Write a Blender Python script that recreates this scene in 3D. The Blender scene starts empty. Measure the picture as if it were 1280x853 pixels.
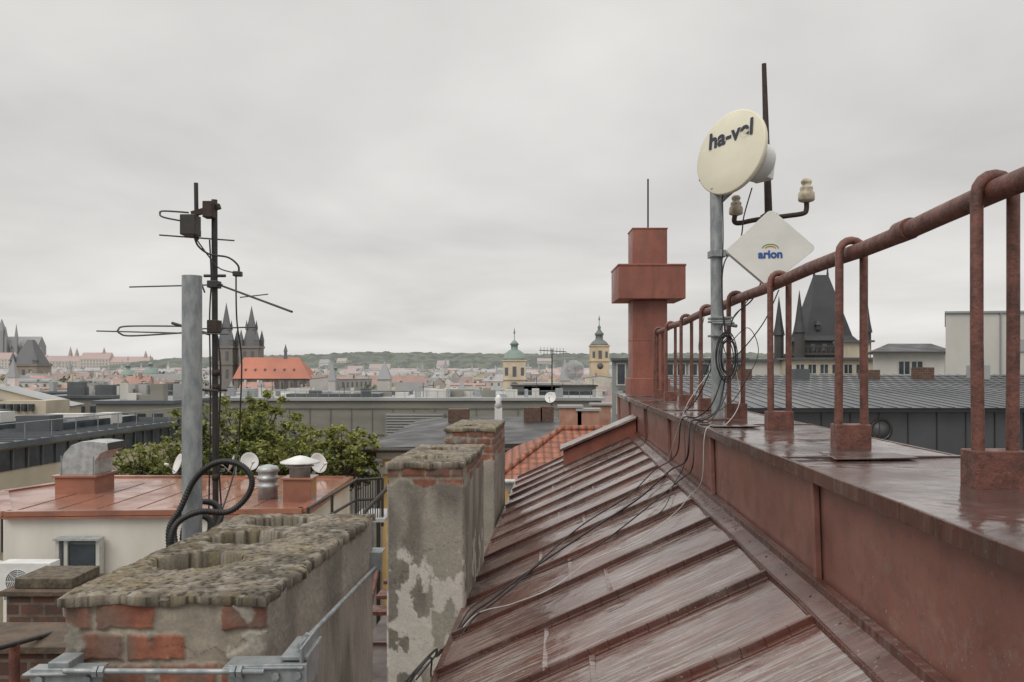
import bpy, math, random
import numpy as np
from mathutils import Vector, Matrix
random.seed(7)
RT=np.random.default_rng(11).random((256,256))
H=25.0
def C(r,g,b):
    f=lambda c:(c/255/12.92) if c/255<=0.04045 else ((c/255+0.055)/1.055)**2.4
    return (f(r),f(g),f(b),1.0)
def S(u,v,d): return Vector(((u-640)/1000*d,d,H-(v-465)/1000*d))
def SZ(u,v,z):
    d=-z*1000/(v-465); return S(u,v,d)
def R(a,y,z): return Vector((a+.062*y,y,H+z))
SL=.45
def roofz(a): return -.79+SL*(a-.9)
def onroof(u,v,off=.0):
    k=(u-702)/1000; 
    y=(.79+SL*.9-off)/((v-465)/1000+SL*k)
    a=k*y
    return R(a,y,roofz(a)+off)
# ---------- numpy noise
def vn(x,y):
    x=np.asarray(x,float);y=np.asarray(y,float)
    xi=np.floor(x).astype(int);yi=np.floor(y).astype(int)
    fx=x-xi;fy=y-yi;fx=fx*fx*(3-2*fx);fy=fy*fy*(3-2*fy)
    a=RT[xi%256,yi%256];b=RT[(xi+1)%256,yi%256];c=RT[xi%256,(yi+1)%256];d=RT[(xi+1)%256,(yi+1)%256]
    return (a*(1-fx)+b*fx)*(1-fy)+(c*(1-fx)+d*fx)*fy
def fbm(x,y,o=4):
    s=0;t=0;am=1
    for i in range(o):
        s=s+am*vn(x*2**i+17.3*i,y*2**i+9.1*i);t+=am;am*=.5
    return s/t
def ss(x,a,b):
    t=np.clip((x-a)/(b-a),0,1);return t*t*(3-2*t)
# ---------- material helper
class Mt:
    def __init__(s,name):
        s.m=bpy.data.materials.new(name);s.m.use_nodes=True;s.nt=s.m.node_tree
        s.b=s.nt.nodes['Principled BSDF'];s.tc=s.nt.nodes.new('ShaderNodeTexCoord')
    def n(s,t):return s.nt.nodes.new(t)
    def l(s,a,b):s.nt.links.new(a,b)
    def noise(s,scale,st=(1,1,1),det=6,rough=.6,dist=0):
        mp=s.n('ShaderNodeMapping');mp.inputs['Scale'].default_value=st
        s.l(s.tc.outputs['Object'],mp.inputs[0])
        nz=s.n('ShaderNodeTexNoise');nz.inputs['Scale'].default_value=scale;nz.inputs['Detail'].default_value=det
        nz.inputs['Roughness'].default_value=rough;nz.inputs['Distortion'].default_value=dist
        s.l(mp.outputs[0],nz.inputs['Vector']);return nz.outputs['Fac']
    def ramp(s,f,lo,hi,a=0.,b=1.):
        r=s.n('ShaderNodeMapRange');r.inputs[1].default_value=lo;r.inputs[2].default_value=hi
        r.inputs[3].default_value=a;r.inputs[4].default_value=b;s.l(f,r.inputs[0]);return r.outputs[0]
    def mul(s,a,b):
        r=s.n('ShaderNodeMath');r.operation='MULTIPLY';s.l(a,r.inputs[0])
        if hasattr(b,'links'): s.l(b,r.inputs[1])
        else:r.inputs[1].default_value=b
        return r.outputs[0]
    def mix(s,f,a,b,mode='MIX'):
        r=s.n('ShaderNodeMix');r.data_type='RGBA';r.blend_type=mode
        if hasattr(f,'links'): s.l(f,r.inputs[0])
        else:r.inputs[0].default_value=f
        for i,x in ((6,a),(7,b)):
            if hasattr(x,'links'): s.l(x,r.inputs[i])
            else:r.inputs[i].default_value=x
        return r.outputs[2]
    def col(s,c):
        if hasattr(c,'links'): s.l(c,s.b.inputs['Base Color'])
        else:s.b.inputs['Base Color'].default_value=c
    def rough(s,c):
        if hasattr(c,'links'): s.l(c,s.b.inputs['Roughness'])
        else:s.b.inputs['Roughness'].default_value=c
    def bump(s,f,st,dist=.01):
        r=s.n('ShaderNodeBump');r.inputs['Strength'].default_value=st;r.inputs['Distance'].default_value=dist
        s.l(f,r.inputs['Height']);s.l(r.outputs[0],s.b.inputs['Normal'])
def mk(name,c,c2=None,scale=4,st=(1,1,1),rough=.7,rough2=None,bump=0,bs=None,metal=0,lo=.38,hi=.62,bd=.01):
    m=Mt(name)
    f=m.noise(scale,st)
    g=m.ramp(f,lo,hi)
    m.col(m.mix(g,c,c2 or tuple(x*.8 for x in c[:3])+(1,)))
    m.rough(m.ramp(f,lo,hi,rough,rough2 if rough2 is not None else rough))
    m.b.inputs['Metallic'].default_value=metal
    if bump: m.bump(m.noise(bs or scale*4,(1,1,1)),bump,bd)
    return m.m
# ---------- mesh builder
ALL=[]
class B:
    def __init__(s,name,parent=None,bevel=0,smooth=False):
        s.name=name;s.p=parent;s.v=[];s.f=[];s.mi=[];s.mats=[];s.M=Matrix();s.bev=bevel;s.sm=smooth;s.smf=[]
        ALL.append(s)
    def k(s,m):
        if m not in s.mats:s.mats.append(m)
        return s.mats.index(m)
    def add(s,vs,fs,m,sm=None):
        o=len(s.v);s.v+=[tuple(s.M@Vector(p)) for p in vs];i=s.k(m)
        for f in fs:s.f.append(tuple(o+j for j in f));s.mi.append(i);s.smf.append(s.sm if sm is None else sm)
    def box(s,x0,x1,y0,y1,z0,z1,m):
        s.hexa([(x0,y0,z0),(x1,y0,z0),(x1,y1,z0),(x0,y1,z0),(x0,y0,z1),(x1,y0,z1),(x1,y1,z1),(x0,y1,z1)],m)
    def hexa(s,v,m): s.add(v,[(3,2,1,0),(4,5,6,7),(0,1,5,4),(1,2,6,5),(2,3,7,6),(3,0,4,7)],m)
    def rbox(s,a0,a1,y0,y1,z0,z1,m):
        s.hexa([R(a0,y0,z0),R(a1,y0,z0),R(a1,y1,z0),R(a0,y1,z0),R(a0,y0,z1),R(a1,y0,z1),R(a1,y1,z1),R(a0,y1,z1)],m)
    def beam(s,p,q,w,h,m,up=(0,0,1)):
        p=Vector(p);q=Vector(q);d=(q-p).normalized();r=d.cross(Vector(up))
        if r.length<1e-4:r=d.cross(Vector((1,0,0)))
        r.normalize();u=r.cross(d);r=r*w/2;u=u*h/2
        s.hexa([p-r-u,p+r-u,q+r-u,q-r-u,p-r+u,p+r+u,q+r+u,q-r+u],m)
    def tube(s,pts,r,m,n=8,rad=None,cap=True):
        pts=[Vector(p) for p in pts];N=len(pts);vs=[];ref=None
        for i,p in enumerate(pts):
            d=(pts[min(i+1,N-1)]-pts[max(i-1,0)]).normalized()
            if ref is None:
                ref=d.cross(Vector((0,0,1)))
                if ref.length<.05:ref=d.cross(Vector((0,1,0)))
            ref=(ref-d*ref.dot(d)).normalized();u=d.cross(ref);rr=rad[i] if rad else r
            for k in range(n):
                t=2*math.pi*k/n;vs.append(p+ref*math.cos(t)*rr+u*math.sin(t)*rr)
        fs=[(i*n+k,i*n+(k+1)%n,(i+1)*n+(k+1)%n,(i+1)*n+k) for i in range(N-1) for k in range(n)]
        s.add(vs,fs,m,True)
        if cap:
            s.add(vs[:n],[tuple(range(n))[::-1]],m,False);s.add(vs[-n:],[tuple(range(n))],m,False)
    def lathe(s,o,prof,m,n=20,ax=(0,0,1),sm=True,rot=0,sx=1):
        o=Vector(o);ax=Vector(ax).normalized();x=ax.orthogonal().normalized() if abs(ax.z)<.99 else Vector((1,0,0));y=ax.cross(x)
        vs=[]
        for r,z in prof:
            for k in range(n):
                t=2*math.pi*k/n+rot;vs.append(o+ax*z+x*math.cos(t)*r*sx+y*math.sin(t)*r)
        N=len(prof)
        s.add(vs,[(i*n+k,i*n+(k+1)%n,(i+1)*n+(k+1)%n,(i+1)*n+k) for i in range(N-1) for k in range(n)]+[tuple(range(n))[::-1],tuple(range((N-1)*n,N*n))],m,sm)
    def prism(s,poly,z0,z1,m,mt=None):
        n=len(poly);vs=[(p[0],p[1],z0) for p in poly]+[(p[0],p[1],z1) for p in poly]
        s.add(vs,[(i,(i+1)%n,n+(i+1)%n,n+i) for i in range(n)]+[tuple(range(n))[::-1]],m)
        s.add(vs[n:],[tuple(range(n))],mt or m)
    def spire(s,cx,cy,z0,z1,w,d,m,tw=0,td=0):
        s.add([(cx-w/2,cy-d/2,z0),(cx+w/2,cy-d/2,z0),(cx+w/2,cy+d/2,z0),(cx-w/2,cy+d/2,z0),
               (cx-tw/2,cy-td/2,z1),(cx+tw/2,cy-td/2,z1),(cx+tw/2,cy+td/2,z1),(cx-tw/2,cy+td/2,z1)],
              [(3,2,1,0),(4,5,6,7),(0,1,5,4),(1,2,6,5),(2,3,7,6),(3,0,4,7)],m)
    def make(s):
        me=bpy.data.meshes.new(s.name);me.from_pydata(s.v,[],s.f)
        for m in s.mats:me.materials.append(m)
        me.polygons.foreach_set('material_index',s.mi);me.polygons.foreach_set('use_smooth',s.smf);me.update()
        ob=bpy.data.objects.new(s.name,me);bpy.context.collection.objects.link(ob)
        if s.p:ob.parent=s.p
        if s.bev:
            md=ob.modifiers.new('bev','BEVEL');md.width=s.bev;md.segments=2;md.limit_method='ANGLE'
        return ob
def E(name):
    e=bpy.data.objects.new(name,None);bpy.context.collection.objects.link(e);e.empty_display_size=.1;return e
def cat(pts,n=8):
    pts=[Vector(p) for p in pts];P=[pts[0]]+pts+[pts[-1]];out=[]
    for i in range(1,len(P)-2):
        for k in range(n):
            t=k/n;a,b,c,d=P[i-1],P[i],P[i+1],P[i+2]
            out.append(.5*((2*b)+(c-a)*t+(2*a-5*b+4*c-d)*t*t+(3*b-a-3*c+d)*t**3))
    out.append(pts[-1]);return out
def text(name,body,size,M,mat,parent,off=0,shear=0,ext=.001):
    cu=bpy.data.curves.new(name,'FONT');cu.body=body;cu.size=size;cu.extrude=ext;cu.offset=off;cu.shear=shear;cu.align_x='CENTER';cu.align_y='CENTER'
    o=bpy.data.objects.new(name,cu);bpy.context.collection.objects.link(o)
    bpy.context.view_layer.update()
    me=bpy.data.meshes.new_from_object(o.evaluated_get(bpy.context.evaluated_depsgraph_get()))
    bpy.data.objects.remove(o);me.transform(M);me.materials.clear();me.materials.append(mat)
    ob=bpy.data.objects.new(name,me);bpy.context.collection.objects.link(ob);ob.parent=parent
# ================= materials
def attrmat(name,bs=120,bst=.5,rough=.95,bd=.004):
    m=Mt(name);a=m.n('ShaderNodeAttribute');a.attribute_name='Col'
    f=m.noise(90,(1,1,1),5,.7)
    m.col(m.mix(m.ramp(f,.3,.7,.0,.5),a.outputs['Color'],m.mix(1.0,a.outputs['Color'],(.45,.43,.4,1),'MULTIPLY')))
    m.rough(rough);m.bump(m.noise(bs,(1,1,1),6,.7),bst,bd);return m.m
MAT_CH=attrmat('weathered_masonry')
MAT_CAP=attrmat('mossy_concrete',170,1.0,.97,.007)
def redmetal(name,base,dark,pale,streak,pale_amt,rlo,rhi,bump=.15,plo=.48,phi=.62):
    m=Mt(name)
    a=m.noise(1.3,(1,1,1),6,.65);c=m.mix(m.ramp(a,.35,.65),base,dark)
    w=m.noise(2.5,tuple(x*.6 for x in streak),8,.75);c=m.mix(m.ramp(w,.48,.64,0,.65),c,tuple(x*.6 for x in dark[:3])+(1,))
    b=m.noise(3,streak,10,.75);d=m.noise(.9,(1,1,1),5,.6)
    k=m.mul(m.ramp(b,plo,phi),m.ramp(d,.40,.58,.08,1.))
    k=m.mul(k,pale_amt);c=m.mix(k,c,pale)
    g=m.noise(26,(1,1,1),6,.75);c=m.mix(m.ramp(g,.58,.70,0,.6),c,tuple(x*.4 for x in dark[:3])+(1,))
    g2=m.noise(75,(1,1,1),3,.6);c=m.mix(m.mul(m.ramp(g2,.66,.72,0,.7),m.ramp(d,.45,.6)),c,C(196,184,176))
    m.col(c)
    r=m.noise(1.7,(1,1,1),5,.6);rr=m.ramp(r,.40,.60,rlo,rhi)
    ad2=m.n('ShaderNodeMath');ad2.operation='ADD';m.l(rr,ad2.inputs[0]);m.l(m.mul(k,.18),ad2.inputs[1]);m.rough(ad2.outputs[0])
    h=m.noise(2.2,(1,1,1),3);h2=m.noise(60,(1,1,1),4)
    ad=m.n('ShaderNodeMath');ad.operation='ADD';m.l(m.mul(h,3.0),ad.inputs[0]);m.l(m.mul(h2,.1),ad.inputs[1])
    m.bump(ad.outputs[0],bump,.03);return m.m
ROOF=redmetal('painted_roof_sheet',C(110,76,67),C(82,60,55),C(156,149,144),(1.2,18,1.2),.85,.04,.27,.28,.46,.60)
ROOF.node_tree.nodes['Principled BSDF'].inputs['IOR'].default_value=1.75
SEAM=redmetal('roof_seam_paint',C(98,62,53),C(70,48,43),C(140,124,118),(1.2,10,1.2),.45,.10,.34,.15)
WALLM=redmetal('parapet_sheet',C(140,97,86),C(120,80,71),C(172,150,140),(1,6,6),.3,.28,.48,.12)
LEDGE=redmetal('ledge_sheet',C(102,76,70),C(70,56,53),C(140,131,126),(2,2,2),.6,.03,.32,.25)
m=Mt('rusty_red_paint');n1=m.noise(14,(1,1,1),8,.75);c=m.mix(m.ramp(n1,.42,.62),C(120,75,63),C(82,53,45))
n2=m.noise(70,(1,1,1),6,.7);c=m.mix(m.ramp(n2,.56,.68,0,.8),c,C(50,36,32));n3=m.noise(45,(1,1,1),5,.7);c=m.mix(m.ramp(n3,.62,.72,0,.5),c,C(164,128,114));m.col(c);m.rough(m.ramp(n1,.3,.7,.26,.65));m.bump(n2,.8,.006);RUST=m.m
m=Mt('dark_rusty_iron');n1=m.noise(30,(1,1,1),8,.75);m.col(m.mix(m.ramp(n1,.45,.66),C(50,43,40),C(78,54,44)));m.rough(.75);m.bump(n1,.7,.006);IRON=m.m
REDP=redmetal('red_chimney_paint',C(148,90,75),C(126,75,63),C(170,132,118),(5,5,1),.25,.35,.55,.1)
REDB=mk('terracotta_membrane',C(160,110,90),C(128,88,74),.9,(1,1,1),.05,.32,.12,3)
GALV=mk('galvanised_steel',C(156,160,160),C(128,134,137),30,(1,1,.4),.45,.65,.1,60,.35)
GALV2=mk('galvanised_duct',C(185,188,188),C(150,155,156),6,(1,1,1),.35,.5,0,None,.35)
BLACKM=mk('black_metal',C(42,40,40),C(58,50,46),20,(1,1,1),.5)
CABLE=mk('black_cable',C(26,26,27),C(36,36,37),20,(1,1,1),.45)
CABW=mk('white_cable',C(190,188,182),None,20,(1,1,1),.5)
CREAM=mk('cream_radome',C(224,219,198),C(212,206,184),2,(1,1,1),.45)
WHITEP=mk('white_plastic',C(214,213,208),C(202,201,195),3,(1,1,1),.4)
WHITE2=mk('white_enamel',C(222,222,220),C(205,205,202),3,(1,1,1),.4)
CERAM=mk('insulator_ceramic',C(200,190,168),C(150,136,114),14,(1,1,1),.3)
NAVY=mk('navy_lettering',C(38,42,60),C(44,48,66),3,(1,1,1),.5)
BLUE=mk('blue_lettering',C(30,80,150),None,3,(1,1,1),.5)
GREEN=mk('green_mark',C(120,180,90),None,3,(1,1,1),.5)
ORANGE=mk('orange_mark',C(225,150,60),None,3,(1,1,1),.5)
PLW=mk('white_render',C(216,212,204),C(200,195,185),.7,(1,1,.4),.85,None,.1,20)
YEL=mk('yellow_render',C(214,182,122),C(195,164,108),.8,(1,1,.4),.85)
GLASS=mk('window_glass',C(48,54,60),C(70,78,84),.8,(1,1,1),.08,.2)
FRAME=mk('window_frame',C(196,194,188),None,3,(1,1,1),.5)
DGREY=mk('dark_grey_sheet',C(92,94,96),C(78,81,84),.4,(1,1,1),.35,.55)
MGREY=mk('grey_cladding',C(140,138,129),C(124,122,115),.15,(1,1,3),.5)
RIBG=mk('cladding_joint',C(112,111,105),None,.15,(1,1,3),.5)
LGREY=mk('light_grey_roof',C(164,165,164),C(142,145,145),.1,(1,1,1),.45)
SLATE=mk('dark_slate_roof',C(56,53,51),C(42,40,40),.8,(1,1,1),.35,.55)
BLUEG=mk('wet_grey_roof',C(98,104,109),C(76,82,88),.15,(1,3,1),.2,.4)
BEIGE=mk('beige_stone',C(198,188,168),C(180,170,152),.3,(1,1,1),.85)
PALE=mk('pale_render',C(206,204,198),C(188,186,180),.25,(1,1,.4),.85)
PINK=mk('pink_render',C(180,142,124),C(158,116,98),2)
BRK=Mt('old_brick');bt=BRK.n('ShaderNodeTexBrick');mp=BRK.n('ShaderNodeMapping');mp.inputs['Rotation'].default_value=(math.pi/2,0,0)
BRK.l(BRK.tc.outputs['Object'],mp.inputs[0]);BRK.l(mp.outputs[0],bt.inputs[0]);bt.inputs['Scale'].default_value=1
bt.inputs['Brick Width'].default_value=.15;bt.inputs['Row Height'].default_value=.075;bt.inputs['Mortar Size'].default_value=.008
bt.inputs['Color1'].default_value=C(108,74,60);bt.inputs['Color2'].default_value=C(84,62,54);bt.inputs['Mortar'].default_value=C(110,102,92)
BRK.col(BRK.mix(BRK.ramp(BRK.noise(9),.45,.65,0,.7),bt.outputs[0],C(70,60,54)));BRK.rough(.9);BRK.bump(BRK.noise(60),.5);BRK=BRK.m
m=Mt('clay_roof_tiles');w=m.n('ShaderNodeTexWave');w.wave_type='BANDS';w.bands_direction='X';w.inputs['Scale'].default_value=1.6;w.inputs['Distortion'].default_value=.3
m.l(m.tc.outputs['Object'],w.inputs[0]);w2=m.n('ShaderNodeTexWave');w2.bands_direction='Y';w2.inputs['Scale'].default_value=1.1;w2.inputs['Distortion'].default_value=.4;m.l(m.tc.outputs['Object'],w2.inputs[0])
c=m.mix(m.ramp(m.noise(5,(1,1,1),6),.35,.65),C(172,108,82),C(128,84,68));c=m.mix(m.ramp(w.outputs['Fac'],0,.35,.7,0),c,C(80,54,47));c=m.mix(m.ramp(w2.outputs['Fac'],0,.25,.5,0),c,C(80,54,47));m.col(c);m.rough(.7)
m.bump(w.outputs['Fac'],.6,.05);TILE=m.m
haze_tint=lambda c,k:tuple(c[i]*(1-k)+(.56,.57,.58)[i]*k for i in range(3))+(1,)  # distance haze painted in: blends a base colour towards pale grey
def hazed(name,c,k,rough=.85,sc=.2):  # distant material, both tones carry painted aerial haze
    a=haze_tint(C(*c),k);b=haze_tint(tuple(x*.72 for x in C(*c)[:3]),k);return mk(name,a,b,sc,(1,1,1),rough)
# ================= camera/light/world
cam=bpy.data.cameras.new('camera');co=bpy.data.objects.new('camera',cam);bpy.context.collection.objects.link(co)
cam.sensor_width=36;cam.lens=28.125;cam.shift_y=38.5/1280;cam.clip_end=20000;cam.clip_start=.05
co.location=(0,0,H);co.rotation_euler=(math.radians(90),0,0);bpy.context.scene.camera=co
sc=bpy.context.scene;sc.view_settings.view_transform='Standard';sc.view_settings.look='None';sc.view_settings.exposure=0
sun=bpy.data.lights.new('sun','SUN');sun.energy=1.2;sun.angle=math.radians(35);sun.color=(1,.96,.9)
so=bpy.data.objects.new('sun',sun);bpy.context.collection.objects.link(so)
el=math.radians(48);az=math.radians(215)
dv=Vector((math.sin(az)*math.cos(el),math.cos(az)*math.cos(el),math.sin(el)))
so.rotation_euler=dv.to_track_quat('Z','Y').to_euler()
W=bpy.data.worlds.new('World');sc.world=W;W.use_nodes=True;nt=W.node_tree;bg=nt.nodes['Background'];bg.inputs[1].default_value=.1
N=nt.nodes.new;L=nt.links.new
sky=N('ShaderNodeTexSky');sky.sky_type='NISHITA';sky.sun_disc=False;sky.sun_elevation=el;sky.sun_rotation=az
tc=N('ShaderNodeTexCoord');sp=N('ShaderNodeSeparateXYZ');L(tc.outputs['Generated'],sp.inputs[0])
def mth(op,a,b=None,cl=False):
    r=N('ShaderNodeMath');r.operation=op;r.use_clamp=cl
    for i,x in ((0,a),(1,b)):
        if x is None:continue
        if hasattr(x,'links'):L(x,r.inputs[i])
        else:r.inputs[i].default_value=x
    return r.outputs[0]
zz=mth('ADD',mth('MAXIMUM',sp.outputs[2],0.),.16)
cb=N('ShaderNodeCombineXYZ');L(mth('DIVIDE',sp.outputs[0],zz),cb.inputs[0]);L(mth('DIVIDE',sp.outputs[1],zz),cb.inputs[1])
nz=N('ShaderNodeTexNoise');nz.inputs['Scale'].default_value=.75;nz.inputs['Detail'].default_value=5;nz.inputs['Roughness'].default_value=.5;nz.inputs['Distortion'].default_value=.25;L(cb.outputs[0],nz.inputs['Vector'])
mr=N('ShaderNodeMapRange');mr.inputs[1].default_value=.3;mr.inputs[2].default_value=.7;mr.inputs[3].default_value=5.8;mr.inputs[4].default_value=8.5;L(nz.outputs['Fac'],mr.inputs[0])
zen=mth('MULTIPLY',mth('MAXIMUM',mth('SUBTRACT',sp.outputs[2],.42),0.),13.)
val=mth('ADD',mr.outputs[0],zen)
cc=N('ShaderNodeCombineColor');L(val,cc.inputs[0]);L(mth('MULTIPLY',val,.98),cc.inputs[1]);L(mth('MULTIPLY',val,.95),cc.inputs[2])
mx=N('ShaderNodeMix');mx.data_type='RGBA';mx.inputs[0].default_value=.97;L(sky.outputs[0],mx.inputs[6]);L(cc.outputs[0],mx.inputs[7]);L(mx.outputs[2],bg.inputs[0])
# ================= ground + hills
GR=mk('paved_ground',C(88,86,82),C(70,70,68),.02,(1,1,1),.8)
b=B('ground');b.add([(-9000,-300,0),(9000,-300,0),(9000,12000,0),(-9000,12000,0)],[(0,1,2,3)],GR)
def hill(name,x0,x1,y0,y1,nx,ny,fn,mat):
    X,Y=np.meshgrid(np.linspace(x0,x1,nx),np.linspace(y0,y1,ny));Z=fn(X,Y)
    b=B(name);vs=np.stack([X.ravel(),Y.ravel(),Z.ravel()],1).tolist()
    b.add(vs,[(j*nx+i,j*nx+i+1,(j+1)*nx+i+1,(j+1)*nx+i) for j in range(ny-1) for i in range(nx-1)],mat)
HG=mk('wooded_hillside',haze_tint(C(78,86,64),.17),haze_tint(C(40,52,42),.17),.035,(1,1,1),.9,lo=.45,hi=.55)  # hillside greens with the distance haze mixed into the colour
HG2=mk('far_hillside',haze_tint(C(70,80,72),.42),haze_tint(C(54,64,60),.4),.01,(1,1,1),.9)
def hf(X,Y):
    lf=ss(-X,620,860)   # castle plateau on the left
    body=26+22*fbm(X/420,Y/900+3,3)
    return H-14+ss(Y,1150,1650)*(body*(1-lf)+19*lf)+fbm(X/13,Y/13,4)*15*ss(Y,1180,1450)*(1-.6*lf)
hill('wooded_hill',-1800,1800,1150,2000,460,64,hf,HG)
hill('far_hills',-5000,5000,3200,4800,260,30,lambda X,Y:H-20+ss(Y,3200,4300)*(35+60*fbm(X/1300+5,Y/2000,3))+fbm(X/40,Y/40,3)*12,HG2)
# ================= distant town
rf=[hazed('town_roof_%d'%i,c,.27) for i,c in enumerate([(168,104,80),(146,98,80),(124,92,80),(108,108,108),(78,80,84),(96,94,92),(146,146,146),(126,130,132),(102,110,106)])]
wf=[hazed('town_wall_%d'%i,c,.25) for i,c in enumerate([(214,206,188),(198,186,162),(206,190,176),(218,216,212),(176,172,164),(208,192,146)])]
wg=hazed('town_window',(62,64,66),.25)
rf2=[hazed('haze_roof_%d'%i,c,.5) for i,c in enumerate([(160,98,76),(136,98,84),(106,106,105),(86,88,90),(136,136,134)])]
wf2=[hazed('haze_wall_%d'%i,c,.46) for i,c in enumerate([(220,212,194),(200,190,170),(226,220,212),(180,172,160)])]
def house(bl,cx,cy,w,d,z0,ze,zr,rot,wm,rm,win=None,gw=None,hip=0):
    bl.M=Matrix.Translation((cx,cy,0))@Matrix.Rotation(rot,4,'Z')
    x,y=w/2,d/2
    bl.add([(-x,-y,z0),(x,-y,z0),(x,y,z0),(-x,y,z0),(-x,-y,ze),(x,-y,ze),(x,y,ze),(-x,y,ze)],[(0,1,5,4),(1,2,6,5),(2,3,7,6),(3,0,4,7)],wm)
    hx=x*(1-hip)
    if not hip: bl.add([(-x,-y,ze),(-x,y,ze),(-x,0,zr),(x,-y,ze),(x,y,ze),(x,0,zr)],[(0,2,1),(3,4,5)],wm)
    o=.35;dz=o*(zr-ze)/y
    bl.add([(-x-.2,-y-o,ze-dz),(x+.2,-y-o,ze-dz),(hx+.2,0,zr+.05),(-hx-.2,0,zr+.05),(-x-.2,y+o,ze-dz),(x+.2,y+o,ze-dz)],[(0,1,2,3),(5,4,3,2)]+([(1,5,2),(4,0,3)] if hip else []),rm)
    if win:
        nx=max(2,int(w/3.2));nzr=3
        for i in range(nx):
            cxw=-x+(i+.5)*w/nx
            for j in range(nzr):
                zt=ze-1.0-j*3.4
                bl.add([(cxw-.55,-y-.06,zt-1.7),(cxw+.55,-y-.06,zt-1.7),(cxw+.55,-y-.06,zt),(cxw-.55,-y-.06,zt)],[(0,1,2,3)],win)
        for i in range(max(1,nx//2)):
            cxw=-x+(i+.5)*w/max(1,nx//2);t=.35;yy=-y*(1-t);zb=ze+(zr-ze)*t
            if random.random()<.5:
                bl.box(cxw-.7,cxw+.7,yy-.8,yy+1.5,zb-.3,zb+1.1,wm)
                bl.add([(cxw-.5,yy-.85,zb-.1),(cxw+.5,yy-.85,zb-.1),(cxw+.5,yy-.85,zb+.9),(cxw-.5,yy-.85,zb+.9)],[(0,1,2,3)],win)
        for i in range(random.randint(1,4)):
            cxw=random.uniform(-x*.8,x*.8);cyw=random.uniform(-.4,.5)*y
            bl.box(cxw-.5,cxw+.5,cyw-.35,cyw+.35,ze,zr+random.uniform(.3,1.5),random.choice(wf+[rf[1]]))
    bl.M=Matrix()
town=B('distant_town_houses');tt=B('town_treetops')
TG=[hazed('treetop_%d'%i,c,.2,.9) for i,c in enumerate([(90,100,62),(62,74,50),(112,114,70)])]
TG2=[hazed('haze_treetop_%d'%i,c,.34,.9) for i,c in enumerate([(78,90,64),(52,64,50)])]
def ftree(x,y,zt,r,tg,n=70):
    for i in range(n):
        while True:
            p=Vector((random.uniform(-1,1),random.uniform(-1,1),random.uniform(-1,1)))
            if p.length<1:break
        c_=Vector((x+p.x*r,y+p.y*r,zt-r+p.z*r));a1=Vector((random.uniform(-1,1),random.uniform(-1,1),random.uniform(-1,1))).normalized();a2=a1.orthogonal().normalized()
        s_=r*random.uniform(.12,.28);tt.add([c_-a1*s_,c_+a2*s_,c_+a1*s_,c_-a2*s_],[(0,1,2,3)],tg[0 if p.z>random.uniform(-.6,.5) else 1] if len(tg)<3 or random.random()<.8 else tg[2])
Y=135
while Y<1330:
    x=-.72*Y
    while x<.72*Y:
        w=random.uniform(9,24);fr=Y>500
        u=x/Y*1000+640
        zr=H+random.uniform(-8.5,-1.2)+(Y-300)/1000*9
        if 240<u<410 and Y<470: zr-=5
        if Y<260: zr-=1.5
        if random.random()<.8:
            ze=zr-random.uniform(2.5,5);rot=random.choice([0,0,math.pi/2,.4,-.5,1.2])+random.uniform(-.15,.15)
            flat=random.random()<.22
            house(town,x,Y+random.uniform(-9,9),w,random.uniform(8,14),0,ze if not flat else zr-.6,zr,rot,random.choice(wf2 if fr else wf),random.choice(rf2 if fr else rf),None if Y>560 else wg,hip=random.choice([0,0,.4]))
            if random.random()<.07: 
                town.spire(x,Y,zr-1,zr+3,2.2,2.2,random.choice(wf2),2.2,2.2);town.spire(x,Y,zr+3,zr+random.uniform(6,9),2.6,2.6,rf2[3])
        if random.random()<(.38 if Y>350 else .16): ftree(x+w/2,Y-8,zr+random.uniform(-3,.5),random.uniform(3,6),TG if not fr else TG2)
        x+=w*random.uniform(.75,1.4)
    Y*=1.058
for i in range(24):
    x=random.uniform(-540,700);y=random.uniform(1230,1420)
    z=float(hf(np.array(x),np.array(y)));house(town,x,y,random.uniform(14,40),12,z-12,z+random.uniform(3,7),z+random.uniform(8,12),random.uniform(-.3,.3),random.choice(wf2),random.choice(rf2))
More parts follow.
